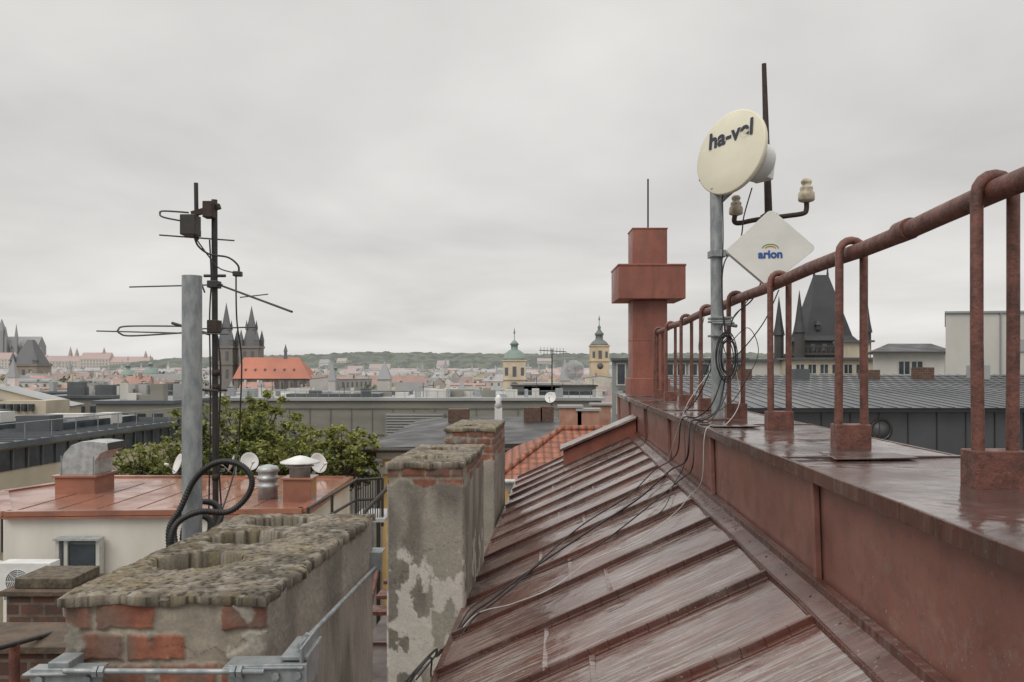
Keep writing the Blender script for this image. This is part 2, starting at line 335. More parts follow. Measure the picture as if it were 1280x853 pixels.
# ================= church with twin spires
D=450.
px=lambda u,d:(u-640)/1000*d
pz=lambda v,d:H-(v-465)/1000*d
ST=hazed('gothic_stone',(118,108,98),.18,.9,.08);SP=hazed('spire_slate',(46,48,54),.2,.6);OT=hazed('orange_nave_tiles',(184,104,72),.12,.8,.05);DW=hazed('church_window',(50,50,52),.18)
e=E('twin_spired_church');bt=B('towers',e);br=B('spires',e);bn=B('nave',e);bw=B('windows',e);brf=B('nave_roof',e)
for u,top in ((283,378),(314.5,382)):
    cx=px(u,D);w=10.5;zt=pz(433,D)
    bt.box(cx-w/2,cx+w/2,D-w/2,D+w/2,0,zt,ST);bt.box(cx-w/2-.5,cx+w/2+.5,D-w/2-.5,D+w/2+.5,zt-1.2,zt,ST);bt.box(cx-w/2-.4,cx+w/2+.4,D-w/2-.4,D+w/2+.4,zt-10.5,zt-9.8,ST)
    br.spire(cx,D,zt,zt+9,8.0,8.0,SP,4.3,4.3);br.spire(cx,D,zt+9,pz(top,D),4.3,4.3,SP)
    for sx in(-1,1):
        for sy in(-1,1):
            br.spire(cx+sx*4.4,D+sy*4.4,zt,zt+3.2,2.0,2.0,SP,2.0,2.0);br.spire(cx+sx*4.4,D+sy*4.4,zt+3.2,zt+9.5,2.3,2.3,SP)
            br.spire(cx+sx*2.1,D+sy*2.1,zt+9,zt+10.5,1.1,1.1,SP,1.1,1.1);br.spire(cx+sx*2.1,D+sy*2.1,zt+10.5,zt+15,1.3,1.3,SP)
    for q in(-2.2,2.2):
        for z in(zt-8,zt-18): bw.box(cx+q-.8,cx+q+.8,D-w/2-.15,D,z,z+5,DW)
cx0=px(300,D-30);cx1=px(393,D-30);yn=D-30
zE=pz(472,yn);zR=pz(447,yn)
bn.box(cx0,cx1,yn-9,yn+9,0,zE,ST)
brf.add([(cx0-.5,yn-10,zE-.6),(cx1+.5,yn-10,zE-.6),(cx1+.5,yn+10,zE-.6),(cx0-.5,yn+10,zE-.6),(cx0+2,yn,zR),(cx1-8,yn,zR)],[(0,1,5,4),(1,2,5),(2,3,4,5),(3,0,4)],OT)
for i in range(8):
    x=cx0+3+i*(cx1-cx0-6)/7
    bw.box(x-.9,x+.9,yn-9.15,yn-8,zE-8,zE-2,DW);bw.spire(x,yn-9.1,zE-2,zE-.8,1.8,.3,DW);bn.box(x+1.9,x+2.7,yn-10.2,yn-9,0,zE-2,ST)
for i in range(6):
    x=cx0+5+i*5;brf.box(x-.4,x+.4,yn-6.6,yn-5,zE+3.3,zE+4.6,SP)
br.spire(px(357,yn),yn,zR-1,zR+3,1.6,1.6,SP,1.2,1.2);br.spire(px(357,yn),yn,zR+3,pz(430,yn),1.8,1.8,SP)
house(bn,px(322,D-55),D-55,16,9,0,pz(490,D-55),pz(478,D-55),0,wf[0],rf[0],DW)
def clocktower(name,u,d,w,vb,vt,dome,wallm,roofm,prof):
    e=E(name);a=B('tower_body',e);r=B('dome',e);q=B('openings',e)
    cx=px(u,d);zt=pz(vt,d);a.box(cx-w/2,cx+w/2,d-w/2,d+w/2,0,zt,wallm)
    for z in(zt-.5,zt-w*.9):a.box(cx-w/2-.35,cx+w/2+.35,d-w/2-.35,d+w/2+.35,z,z+.5,wallm)
    q.box(cx-.7,cx+.7,d-w/2-.08,d,zt-w*.75,zt-w*.3,DW);q.box(cx-w*.42,cx-w*.28,d-w/2-.08,d,zt-w*.7,zt-w*.35,DW);q.box(cx+w*.28,cx+w*.42,d-w/2-.08,d,zt-w*.7,zt-w*.35,DW)
    q.lathe((cx,d-w/2,zt-w*1.15),[(w*.17,0),(w*.17,.15)],DW,20,(0,-1,0))
    r.lathe((cx,d,zt),[(w*x,w*z) for x,z in prof],roofm,12,rot=math.pi/12)
    r.lathe((cx,d,zt+w*prof[-1][1]-.2),[(.12,0),(.1,w*.3),(.35,w*.32),(.35,w*.36),(.02,w*.6)],roofm,8)
COP=hazed('copper_dome',(104,132,120),.2,.6);COPD=hazed('dark_copper_dome',(74,86,82),.18,.6)
TW1=hazed('cream_tower',(214,196,164),.18);TW2=hazed('ochre_tower',(208,184,144),.18)
dp=[(.56,0),(.58,.04),(.5,.12),(.42,.3),(.25,.42),(.16,.46),(.16,.66),(.22,.68),(.12,.8),(.05,.88)]
clocktower('church_tower_with_green_dome',643,300,8.4,0,450,0,TW1,COP,dp)
on=[(.54,0),(.5,.08),(.38,.22),(.22,.32),(.2,.55),(.26,.58),(.24,.68),(.14,.78),(.07,.9),(.1,1.0),(.04,1.12)]
clocktower('baroque_bell_tower',749,330,7.4,0,432,0,TW2,COPD,on)
clocktower('church_tower_with_green_dome',160,520,9,0,470,0,TW1,COP,dp)
clocktower('church_tower_with_green_dome',188,515,9,0,468,0,TW1,COP,dp)
clocktower('small_copper_tower',419,420,5,0,468,0,TW1,COP,on)
e=E('old_town_hall_tower');d=500;a=B('tower_body',e);r=B('roof',e);cx=px(39,d)
a.box(cx-8,cx+8,d-8,d+8,0,pz(456,d),hazed('tower_stone',(146,130,108),.2));a.box(cx-8.6,cx+8.6,d-8.6,d+8.6,pz(458,d),pz(455,d),ST)
r.spire(cx,d,pz(455,d),pz(425,d),15,15,SP,3,3)
for q_ in(-4,0,4): a.box(cx+q_-.8,cx+q_+.8,d-8.15,d,pz(472,d),pz(462,d),DW)
for sx in(-1,1):
    r.spire(cx+sx*7,d-7,pz(455,d),pz(451,d),2.5,2.5,SP,2.5,2.5);r.spire(cx+sx*7,d-7,pz(451,d),pz(440,d),3,3,SP)
# castle + cathedral
d=1560;CW=hazed('castle_wall',(210,194,176),.46,.9,.01);CR=hazed('castle_roof',(152,94,78),.46,.9,.01);CS=hazed('cathedral_stone',(92,88,88),.46,.9,.01);CWN=hazed('castle_window',(90,86,84),.46)
e=E('hilltop_castle_palace');a=B('wings',e);r=B('windows',e)
for u0,u1,vt,vr in((58,104,452,445),(104,140,449,441),(140,190,453,446),(-40,20,449,441),(190,232,457,452),(20,60,452,444)):
    x0,x1=px(u0,d),px(u1,d);house(a,(x0+x1)/2,d,x1-x0,26,H-14,pz(vt,d),pz(vr,d),0,CW,CR)
    n=int((x1-x0)/6)
    for i in range(n):
        for z in(5,11,17): r.box(x0+3+i*6,x0+5+i*6,d-13.3,d-13,pz(vt,d)-z,pz(vt,d)-z+3,CWN)
for u,vb,vt in((88,446,433),(96,446,435),(130,445,434),(182,449,438)):
    a.box(px(u,d)-2.5,px(u,d)+2.5,d-2,d+3,H,pz(vb,d)+3,CW);a.spire(px(u,d),d+.5,pz(vb,d)+3,pz(vt,d),6,6,CR)
for i in range(22):
    ftree(px(random.uniform(-5,235),1500),1490,pz(random.uniform(459,466),1500),random.uniform(8,14),TG2,60)
e=E('gothic_cathedral');a=B('nave',e);r=B('spires',e);d=1640
house(a,px(22,d),d,100,30,H-5,pz(433,d),pz(421,d),0,CS,CS)
for u,vb,vt,w in((2,422,404,10),(10,414,399,12),(15,426,408,7),(28,422,405,5),(52,438,428,9),(58,441,434,7)):
    cx=px(u,d);a.box(cx-w/2,cx+w/2,d-20-w/2,d-20+w/2,H-5,pz(vb,d),CS);r.spire(cx,d-20,pz(vb,d),pz(vt,d),w,w,CS)
for i in range(12): r.spire(px(8+i*4,d),d-17,pz(435,d),pz(427,d),2.5,2.5,CS)
# gothic gate tower
e=E('gothic_gate_tower');d=190;a=B('tower_body',e);r=B('steep_roof',e);q=B('windows',e)
PT=hazed('blackened_stone',(62,59,57),.04,.9,.3);PS=hazed('black_slate',(40,42,46),.03,.55,.3)
cx=px(1026,d);w=13
a.box(cx-w/2,cx+w/2,d-w/2,d+w/2,0,pz(442,d),PT);a.box(cx-w/2-.7,cx+w/2+.7,d-w/2-.7,d+w/2+.7,pz(445,d),pz(442,d),PT)
a.box(cx-w/2+1.,cx+w/2-1.,d-w/2+1.,d+w/2-1.,pz(442,d),pz(427,d),PT)
for i in range(14):
    x=cx-w/2-.2+i*(w+.4)/13;a.box(x-.15,x+.15,d-w/2-.6,d-w/2-.3,pz(442,d),pz(435,d),PT)
a.box(cx-w/2-.7,cx+w/2+.7,d-w/2-.65,d-w/2-.25,pz(435.5,d),pz(434,d),PT)
r.spire(cx,d,pz(427,d),pz(421,d),12.4,12.4,PS,10.6,10.4);r.spire(cx,d,pz(421,d),pz(385,d),10.6,10.4,PS,7.0,6.4);r.spire(cx,d,pz(385,d),pz(344,d),7.0,6.4,PS,3.4,.4)
for x in(-1.6,1.6): r.spire(cx+x,d,pz(345,d),pz(328,d),.45,.45,PS)
for sx in(-1,1):
    for sy in(-1,1):
        X=cx+sx*7.6;Yy=d+sy*7;a.lathe((X,Yy,pz(452,d)),[(1.2,0),(1.2,6.5)],PT,8,sm=False);r.lathe((X,Yy,pz(452,d)+6.5),[(1.5,0),(1.0,2.5),(.02,9.8)],PS,8,sm=False)
for x in(-4,-1.3,1.3,4): q.box(cx+x-.5,cx+x+.5,d-w/2+.9,d,pz(440,d),pz(431,d),DW)
for x in(-2.6,2.6):q.box(cx+x-.4,cx+x+.4,d-5.4,d-4,pz(414,d),pz(408,d),PT);r.spire(cx+x,d-4.6,pz(408,d),pz(401,d),1.3,2,PS)
# ================= mid-ground buildings
def fwin(bg_,bf,x,y,z,w,h,d=.06,mull=1):
    bg_.box(x-w/2,x+w/2,y-.02,y+.05,z,z+h,GLASS)
    t=.07
    bf.box(x-w/2-t,x-w/2,y-d,y+.04,z-t,z+h+t,FRAME);bf.box(x+w/2,x+w/2+t,y-d,y+.04,z-t,z+h+t,FRAME)
    bf.box(x-w/2,x+w/2,y-d,y+.04,z-t,z,FRAME);bf.box(x-w/2,x+w/2,y-d,y+.04,z+h,z+h+t,FRAME)
    for i in range(mull): xx=x-w/2+w*(i+1)/(mull+1);bf.box(xx-.03,xx+.03,y-d+.01,y+.04,z,z+h,FRAME)
e=E('grey_department_store');a=B('walls',e);r=B('roof',e);q=B('facade_ribs',e);g=B('louvres_and_windows',e)
d=100;x0,x1=px(205,d),px(752,d);zt=pz(501,d)
a.box(x0,x1,d,d+34,0,zt,MGREY);r.box(x0-.4,x1+.4,d-.4,d+34.4,zt,zt+.35,LGREY)
for i in range(int((x1-x0)/2.6)):
    x=x0+i*2.6;q.box(x,x+.08,d-.1,d,0,zt-.9,RIBG)
for z in(.9,4.2,7.5):q.box(x0,x1,d-.16,d-.1,zt-z-.1,zt-z,RIBG)
gx0,gx1=px(482,d),px(556,d)
g.box(gx0,gx1,d-.8,d-.18,pz(545,d),pz(516,d),MGREY)
for i in range(8):g.box(gx0+.2,gx1-.2,d-.95,d-.8,pz(543,d)+i*.34,pz(543,d)+i*.34+.16,LGREY)
r.box(px(352,d),px(470,d),d+2,d+12,zt+.35,zt+.8,DGREY)
for u0,u1,vt,mm in((556,612,491,LGREY),(570,600,487,MGREY),(640,745,483,MGREY),(655,700,479,LGREY),(458,510,489,DGREY),(340,392,493,PALE),(400,440,492,MGREY),(260,300,492,LGREY)):
    r.box(px(u0,112),px(u1,112),112,118,zt,pz(vt,112),mm)
r.box(px(638,112),px(747,112),111.5,118.5,pz(483,112),pz(481.5,112),SLATE)
g.box(px(645,112),px(740,112),111.9,112,pz(494,112),pz(488,112),GLASS)
for i in range(44):
    x=random.uniform(x0,x1);y=d+random.uniform(2,9);h=random.uniform(.4,1.2);w=random.uniform(.4,1.8)
    r.box(x,x+w,y,y+w,zt+.35,zt+.35+h,random.choice([LGREY,GALV2,PALE,DGREY,MGREY]))
for i in range(10):
    x=random.uniform(x0,x1);y=d+random.uniform(2,14);r.tube([(x,y,zt),(x,y,zt+random.uniform(1.5,3.2))],.04,BLACKM,5);r.tube([(x-.6,y,zt+1.6),(x+.6,y,zt+1.7)],.025,BLACKM,5)
for i in range(40):
    x=x0+i*(x1-x0)/40;r.tube([(x,d+.2,zt+.3),(x,d+.2,zt+1.2)],.03,GALV,5)
r.tube([(x0,d+.2,zt+1.2),(x1,d+.2,zt+1.2)],.03,GALV,5)
e=E('office_building_with_window_band');a=B('walls',e);r=B('roof',e);q=B('windows',e)
A=-25.5
a.rbox(-62,A,28,56,-25,-3.45,BEIGE);r.rbox(-62.5,A+.5,27.5,56.5,-3.45,-3.2,BLUEG)
q.rbox(A,A+.05,28.5,55.5,-4.55,-3.6,GLASS);q.rbox(A,A+.05,28.5,55.5,-8.2,-6.6,GLASS)
for i in range(26):
    y=28.5+i*1.06;q.rbox(A+.05,A+.13,y,y+.09,-4.55,-3.6,DGREY);q.rbox(A+.05,A+.12,y,y+.3,-8.2,-6.6,BEIGE)
for i in range(30): r.rbox(-62,A+.45,28+i*.95,28.04+i*.95,-3.2,-3.14,DGREY)
for i in range(9): r.rbox(A-4-i*3.4,A-2-i*3.4,44,52,-3.2,-2.8,GLASS)
for i in range(26):
    aa=random.uniform(-55,-28);y=random.uniform(40,55);r.rbox(aa,aa+random.uniform(.6,2.5),y,y+1.2,-3.2,-3.2+random.uniform(.3,1.1),random.choice([LGREY,DGREY,GALV2,PALE]))
r.tube([R(A,28,-2.4),R(A,56,-2.4)],.03,GALV,5)
for i in range(15): r.tube([R(A,28+i*2,-3.2),R(A,28+i*2,-2.4)],.025,GALV,5)
e=E('sandstone_gabled_house');a=B('walls_and_roof',e)
for u,dd,w,vt,vr in((6,80,7,500,484),(34,84,6,506,494),(-30,78,6,505,488)):
    house(a,px(u,dd),dd,w,9,0,pz(vt,dd),pz(vr,dd),math.pi/2+.3,BEIGE,LGREY)
for i in range(5):a.box(px(4+i*9,76),px(8+i*9,76),75.4,76.2,pz(514,76),pz(505,76),GLASS)
a.box(px(-20,76),px(58,76),75.9,80,0,pz(501,76),BEIGE)
e=E('grey_roof_office_block');a=B('walls',e);r=B('roof',e)
for u0,u1,vt,dd in((55,140,498,90),(120,215,505,74),(150,235,491,128),(40,120,492,118),(215,300,494,140)):
    a.box(px(u0,dd),px(u1,dd),dd,dd+14,0,pz(vt,dd),random.choice([MGREY,DGREY,PALE]));r.box(px(u0,dd)-.3,px(u1,dd)+.3,dd-.3,dd+14.3,pz(vt,dd),pz(vt,dd)+.3,BLUEG)
    for i in range(14):
        x=random.uniform(px(u0,dd),px(u1,dd)-2);y=dd+random.uniform(1,8);r.box(x,x+random.uniform(.4,2),y,y+1,pz(vt,dd)+.3,pz(vt,dd)+random.uniform(.6,1.9),random.choice([LGREY,PALE,DGREY,MGREY]))
    n=int((px(u1,dd)-px(u0,dd))/1.6)
    for i in range(n):a.box(px(u0,dd)+.4+i*1.6,px(u0,dd)+1.4+i*1.6,dd-.04,dd,pz(vt,dd)-2.2,pz(vt,dd)-.9,GLASS)
e=E('yellow_building');a=B('walls',e);r=B('roof',e);q=B('windows',e);fr=B('window_frames',e)
d=24;x0,x1=px(478,d),px(705,d);ze=H-2.25
a.box(x0,x1,d,d+14,0,ze-.36,YEL);a.box(x0-.15,x1+.1,d-.18,d+14,ze-.35,ze-.05,FRAME);a.box(x0-.1,x1,d-.1,d,ze-.8,ze-.6,FRAME)
zr=H-1.85;yr=33
r.add([(x0-.5,d-.5,ze),(x1+.3,d-.5,ze+.2),(x1+.3,yr,zr),(x0+2.2,yr,zr),(x0-.5,d+14,ze),(x1+.3,d+14,ze),(x0-.5,d-.5,ze-.12),(x1+.3,d-.5,ze-.12)],[(0,1,2,3),(3,2,5,4),(0,3,4),(6,7,1,0)],SLATE)
r.tube([(x0-.55,d-.55,ze-.05),(x1+.3,d-.55,ze-.05)],.07,BLACKM,8);r.tube([(x0-.5,d-.5,ze-.05),(x0-.3,d-.15,ze-.5),(x0-.1,d-.12,ze-.8),(x0-.1,d-.12,ze-8)],.06,BLACKM,8)
for i in range(3): fwin(q,fr,x0+.9+i*1.7,d,ze-3.2,.9,1.6)
for u,w,h in((655,.7,.45),(676,.5,.5),(560,.8,.4)): 
    X=px(u,31);r.box(X,X+w,31,31.7,zr-.3,zr+h,BRK)
r.box(px(619,31),px(628,31),30,30.3,zr-.2,zr+.5,WHITE2);r.lathe((px(623.5,31),30.15,zr+.5),[(.18,0),(.1,.2),(.14,.35),(.02,.5)],WHITE2,12)
e=E('tile_roofed_house');a=B('walls',e);r=B('roof',e);ch=B('chimneys',e)
d=18.5;x0=px(628,d);x1=x0+5.5;ze=H-2.45
a.box(x0+.15,x1,d,d+6,0,ze-.06,YEL);a.box(x0,x1,d-.12,d,ze-.3,ze-.07,FRAME)
zr=H-1.52
r.add([(x0-.2,d-.25,ze-.03),(x1,d-.25,ze-.03),(x1,d+2.6,zr),(x0+1.5,d+2.6,zr),(x0-.2,d+6,ze-.03),(x1,d+6,ze-.03)],[(0,1,2,3),(0,3,4),(5,4,3,2)],TILE)
r.tube([(x0-.2,d-.25,ze),(x0+1.5,d+2.6,zr+.02)],.08,TILE,8);r.tube([(x0+1.5,d+2.6,zr+.03),(x1,d+2.6,zr+.03)],.08,TILE,8);r.tube([(x0-.25,d-.3,ze-.05),(x1,d-.3,ze-.05)],.06,GALV2,8)
for u,dd,vt,vb in((700,26,510,545),(722,26,514,545),(740,30,507,540)):
    X=px(u,dd);ch.box(X,X+.7,dd,dd+.5,pz(vb,dd)-2,pz(vt,dd),PINK);ch.box(X-.06,X+.76,dd-.06,dd+.56,pz(vt,dd),pz(vt,dd)+.08,LGREY)
# ================= white flat-roofed building
e=E('white_flat_roofed_building');a=B('walls',e);r=B('roof',e);q=B('window',e)
Zr=-2.8
P=[SZ(8,642,Zr),SZ(378,638,Zr),SZ(437,598,Zr),SZ(130,597,Zr),SZ(4,616,Zr)]
P=[(p.x,p.y) for p in P]
a.prism(P,0,H+Zr-.02,PLW);n=len(P)
r.prism(P,H+Zr-.02,H+Zr+.01,REDB)
for i in range(n):
    p=Vector((P[i][0],P[i][1],H+Zr));qv=Vector((P[(i+1)%n][0],P[(i+1)%n][1],H+Zr));r.beam(p,qv,.2,.1,REDB);r.beam(p-Vector((0,0,.08)),qv-Vector((0,0,.08)),.26,.04,REDB)
yw=P[0][1]+.15
wx0,wx1=px(82,yw),px(130,yw);z1=pz(675,yw);z0=z1-1.3
q.box(wx0,wx1,yw-.22,yw-.1,z0,z1,mk('reveal_grey',C(120,124,124),None));q.box(wx0+.06,wx1-.06,yw-.24,yw-.22,z0+.05,z1-.05,GLASS)
for xx in(wx0-.05,wx1-.02,(wx0+.12)):q.box(xx,xx+.07,yw-.28,yw-.1,z0,z1+.05,FRAME)
q.box(wx0-.06,wx1+.06,yw-.36,yw-.1,z1+.052,z1+.09,GALV2)
r.tube([(P[1][0]-.4,P[1][1]-.15,H+Zr-.1),(P[1][0]-.4,P[1][1]-.15,H-10)],.05,GALV2,8)
for i in range(7):
    x=px(60+i*45,17.2);r.box(x,x+.012,P[0][1]+.1,20,H+Zr+.01,H+Zr+.022,REDB)
e=E('curved_metal_duct_vent');a=B('duct_base',e,.01);g=B('duct_hood',e,.006)
yb=18.3;zb=H+Zr
a.box(px(70,yb),px(120,yb),yb-.05,yb+.85,zb,pz(597,yb),REDB);a.box(px(67,yb),px(123,yb),yb-.1,yb+.9,pz(597,yb),pz(594,yb),REDB)
pf=[(74,594),(75,580),(80,567),(89,557),(101,552.5),(116,552),(134,554),(135,563),(126,567),(119,576),(118,594)]
vf=[(px(u,yb),yb,pz(v,yb)) for u,v in pf];vb=[(x,yb+.8,z) for x,y,z in vf];k_=len(pf)
g.add(vf+vb,[tuple(range(k_))[::-1],tuple(range(k_,2*k_))]+[(i,i+1,k_+i+1,k_+i) for i in range(k_-1)]+[(k_-1,0,k_,2*k_-1)],GALV2)
g.add([(x+.012,y,z-.004) for x,y,z in(vf[6],vf[7],vb[7],vb[6])],[(0,1,2,3)],BLACKM)  # black face painted over the closed hood as its shaded opening
for u in(76,116):g.box(px(u,yb),px(u+1.3,yb),yb-.015,yb,pz(594,yb),pz(570,yb),GALV)
e=E('round_roof_vent');g=B('vent_pipe',e)
p=SZ(335,624,Zr);g.lathe(p,[(.21,0),(.21,.25),(.24,.27),(.24,.33),(.2,.35),(.2,.42),(.24,.44),(.24,.5),(.2,.52),(.22,.6),(.26,.62),(.2,.72),(.05,.76)],GALV2,24)
e=E('capped_roof_vent');g=B('vent_base',e,.01);c_=B('vent_cap',e)
p=SZ(375,626,Zr);g.box(p.x-.3,p.x+.3,p.y-.25,p.y+.25,p.z,p.z+.48,REDB);g.box(p.x-.34,p.x+.34,p.y-.29,p.y+.29,p.z+.48,p.z+.53,REDB)
c_.lathe(p+Vector((0,0,.53)),[(.22,0),(.22,.2),(.3,.22),(.3,.24)],GALV2,24);c_.lathe(p+Vector((0,0,.82)),[(.42,0),(.42,.03),(.12,.14),(.02,.16)],WHITE2,24)
for t in range(4):
    c_.tube([p+Vector((.2*math.cos(t*1.57+.7),.2*math.sin(t*1.57+.7),.7)),p+Vector((.3*math.cos(t*1.57+.7),.3*math.sin(t*1.57+.7),.83))],.012,GALV,5)
def satdish(u,v,d,r,zbase,yaw=.6):
    e=E('satellite_dish');g=B('reflector',e);h=B('mast_and_arm',e)
    c_=S(u,v,d);n_=Vector((-math.sin(yaw),-math.cos(yaw),.35)).normalized()
    g.lathe(c_,[(.01,-.16*r),(r*.5,-.12*r),(r*.8,-.04*r),(r,.05*r),(r*1.02,.04*r),(r*.8,-.07*r),(r*.5,-.15*r),(.01,-.19*r)],WHITE2,28,n_)
    h.tube([c_-n_*.25*r,c_-n_*.5*r,Vector((c_.x-n_.x*.5*r,c_.y-n_.y*.5*r,zbase))],.025,GALV,8)
    h.tube([c_+Vector((0,0,-r)),c_+n_*r*1.1+Vector((0,0,-r*.35))],.012,GALV,6);h.lathe(c_+n_*r*1.1+Vector((0,0,-r*.35)),[(.03,-.05),(.04,.05)],WHITE2,10,-n_)
zb=H+Zr
satdish(222,580,21,.27,zb,.9);satdish(289,580,21.3,.24,zb,1.35);satdish(312,577,22,.25,zb,-.7);satdish(398,579,21.3,.27,zb,-.95);satdish(688,497,40,.28,H-4,.3)
e=E('steel_balcony_railing');g=B('rails',e)
for (u0,v0,u1,v1,d0,d1) in((385,636,445,600,14,17),(445,600,478,598,17,17.2),(445,625,478,624,17,17.2),(385,660,445,625,14,17)):
    g.tube([S(u0,v0,d0),S(u1,v1,d1)],.03,BLACKM,6)
for i in range(12):
    t=i/11;g.tube([S(445+33*t,600,17.1),S(445+33*t,648,17.1)],.012,BLACKM,5)
for u,v,d_ in((385,636,14),(415,618,15.5),(445,600,17),(478,598,17.2)): g.tube([S(u,v,d_),S(u,v+60,d_)],.03,BLACKM,6)
g.box(px(440,17),px(482,17),16.9,18.2,pz(652,17),pz(648,17),LGREY)
# ================= right side buildings
e=E('dark_roofed_arcade_building');a=B('walls',e);r=B('roof',e);q=B('oval_windows',e)
y0,y1=18.,28.;xa,xb=5.0,24;ze=H-.80;zr=H-.11
a.box(xa,xb,y0,y1+8,0,ze,mk('graphite_facade',C(78,80,82),C(64,66,69),.5,(1,1,1),.35,.5));a.box(xa-.1,xb,y0-.12,y0,ze-.1,ze,DGREY);a.box(xa,xb,y0-.05,y0,ze-1.3,ze-1.25,SLATE)
r.add([(xa-.3,y0-.3,ze),(xb,y0-.3,ze),(xb,y1,zr),(xa-.3,y1,zr),(xa-.3,y1+8,ze),(xb,y1+8,ze)],[(0,1,2,3),(3,2,5,4),(0,3,4)],DGREY)
for i in range(60):
    x=xa+i*.32;r.beam((x,y0-.3,ze+.008),(x,y1,zr+.008),.015,.02,DGREY)
for j in range(1,12):
    t=j/12;r.beam((xa-.3,y0+(y1-y0)*t,ze+(zr-ze)*t+.006),(xb,y0+(y1-y0)*t,ze+(zr-ze)*t+.006),.05,.02,SLATE)
for x in(8.3,12.4,16):
    q.lathe((x,y0-.001,ze-.5),[(.25,0),(.25,.03),(.2,.03),(.2,.012)],SLATE,24,(0,-1,0),sx=1);q.lathe((x,y0,ze-.5),[(.2,0),(.2,.015)],DGREY,24,(0,-1,0))
for i in range(30): a.box(xa+i*.65,xa+i*.65+.02,y0-.02,y0,ze-6,ze-.12,SLATE)
for i in range(8):
    x=xa+2+i*2.1+random.uniform(-.5,.5);r.box(x,x+.5,y1-2,y1-1.5,zr-.3,zr+random.uniform(.1,.4),random.choice([DGREY,LGREY,BRK]))
e=E('pale_rooftop_building');a=B('walls',e);r=B('roof',e);q=B('windows',e);fr=B('window_frames',e)
d=60;x0,x1=px(1092,d),px(1180,d);a.prism([(x0,d),(x1,d),(x1+5,d+9),(x0+4,d+9)],0,pz(440,d),PALE)
r.add([(x0-.5,d-.7,pz(440,d)),(x1+.5,d-.7,pz(440,d)),(x1+5.5,d+10,pz(440,d)),(x0+3.5,d+10,pz(440,d)),(x0+2.5,d+3,pz(428,d)),(x1+.6,d+3,pz(428,d))],[(0,1,5,4),(1,2,5),(2,3,4,5),(3,0,4),(3,2,1,0)],SLATE)
for u in(1130,1146,): fwin(q,fr,px(u,d),d,pz(468,d),.8,.95)
e=E('flat_white_rooftop_block');a=B('walls',e);g=B('roof_trim',e)
d=40;x0=px(1182,d);pl_=[(x0,d),(x0+8,d-1),(x0+14,d+11),(x0+6.6,d+12)]
a.prism(pl_,0,pz(392,d),PALE);g.prism([(x0-.1,d-.1),(x0+8.1,d-1.1),(x0+14.1,d+11),(x0+6.5,d+12.1)],pz(392,d)+.002,pz(389.5,d),LGREY)
for i in range(5):g.box(x0+1.2+i*1.3,x0+1.23+i*1.3,d-.3-.15*i,d-.15-.15*i,H-2,pz(392,d),LGREY)
g.box(x0+3.4,x0+4.3,d-.52,d-.40,pz(440,d),pz(425,d),LGREY);g.tube([(x0+6.2,d-.9,H-2),(x0+6.2,d-.9,pz(393,d))],.05,GALV,8)
e=E('beige_penthouse_building');a=B('walls',e);r=B('roof',e);q=B('windows',e);fr=B('window_frames',e)
for u0,u1,vt,dd in((930,990,452,75),(990,1092,450,72),(1060,1088,428,85)):
    a.box(px(u0,dd),px(u1,dd),dd,dd+3,0,pz(vt,dd),random.choice([BEIGE,PALE]));r.box(px(u0,dd)-.3,px(u1,dd)+.3,dd-.4,dd+3.3,pz(vt,dd),pz(vt,dd)+.2,DGREY)
for i in range(6): fwin(q,fr,px(1000+i*15,72),72,pz(467,72),.7,.8)
e=E('grey_apartment_building');a=B('walls',e);r=B('roof',e);q=B('windows',e);fr=B('window_frames',e)
d=44;x0,x1=px(765,d),px(930,d);a.prism([(x0,d),(x1,d),(x1+2,d+8),(x0+1.2,d+8)],0,pz(451,d),LGREY);r.prism([(x0-.1,d-.3),(x1+.2,d-.3),(x1+2.2,d+8),(x0+1.2,d+8)],pz(451,d),pz(448,d),DGREY)
for i in range(11):
    for j in range(2): fwin(q,fr,x0+.5+i*.66,d,pz(451,d)-1.3-j*1.6,.4,1.1,mull=0)
# steam plume
sm=bpy.data.materials.new('steam');sm.use_nodes=True;t_=sm.node_tree;t_.nodes.remove(t_.nodes['Principled BSDF']);pv=t_.nodes.new('ShaderNodeVolumePrincipled')
pv.inputs['Color'].default_value=(.97,.97,.97,1);tcc=t_.nodes.new('ShaderNodeTexCoord');nn=t_.nodes.new('ShaderNodeTexNoise');nn.inputs['Scale'].default_value=1.3;nn.inputs['Detail'].default_value=4;t_.links.new(tcc.outputs['Object'],nn.inputs[0])
mr2=t_.nodes.new('ShaderNodeMapRange');mr2.inputs[1].default_value=.42;mr2.inputs[2].default_value=.62;mr2.inputs[3].default_value=0;mr2.inputs[4].default_value=2.6;t_.links.new(nn.outputs['Fac'],mr2.inputs[0]);t_.links.new(mr2.outputs[0],pv.inputs['Density']);t_.links.new(pv.outputs[0],t_.nodes['Material Output'].inputs['Volume'])
g=B('steam_plume');g.lathe(S(724,482,92),[(.15,0),(.5,.6),(1.0,1.2),(1.3,1.8),(1.2,2.3),(.7,2.8),(.1,3.1)],sm,16,(-.35,0,1))
e=E('rooftop_tv_aerial');g=B('aerial',e);d=60
g.tube([S(690,470,d),S(690,436,d)],.045,BLACKM,6);g.tube([S(674,438,d),S(708,440,d)],.03,BLACKM,5)
for i in range(8): g.tube([S(676+i*4,434+.2*i,d),S(676+i*4,443+.2*i,d)],.018,BLACKM,5)
g.tube([S(690,470,d),S(690,520,d)],.045,BLACKM,6)
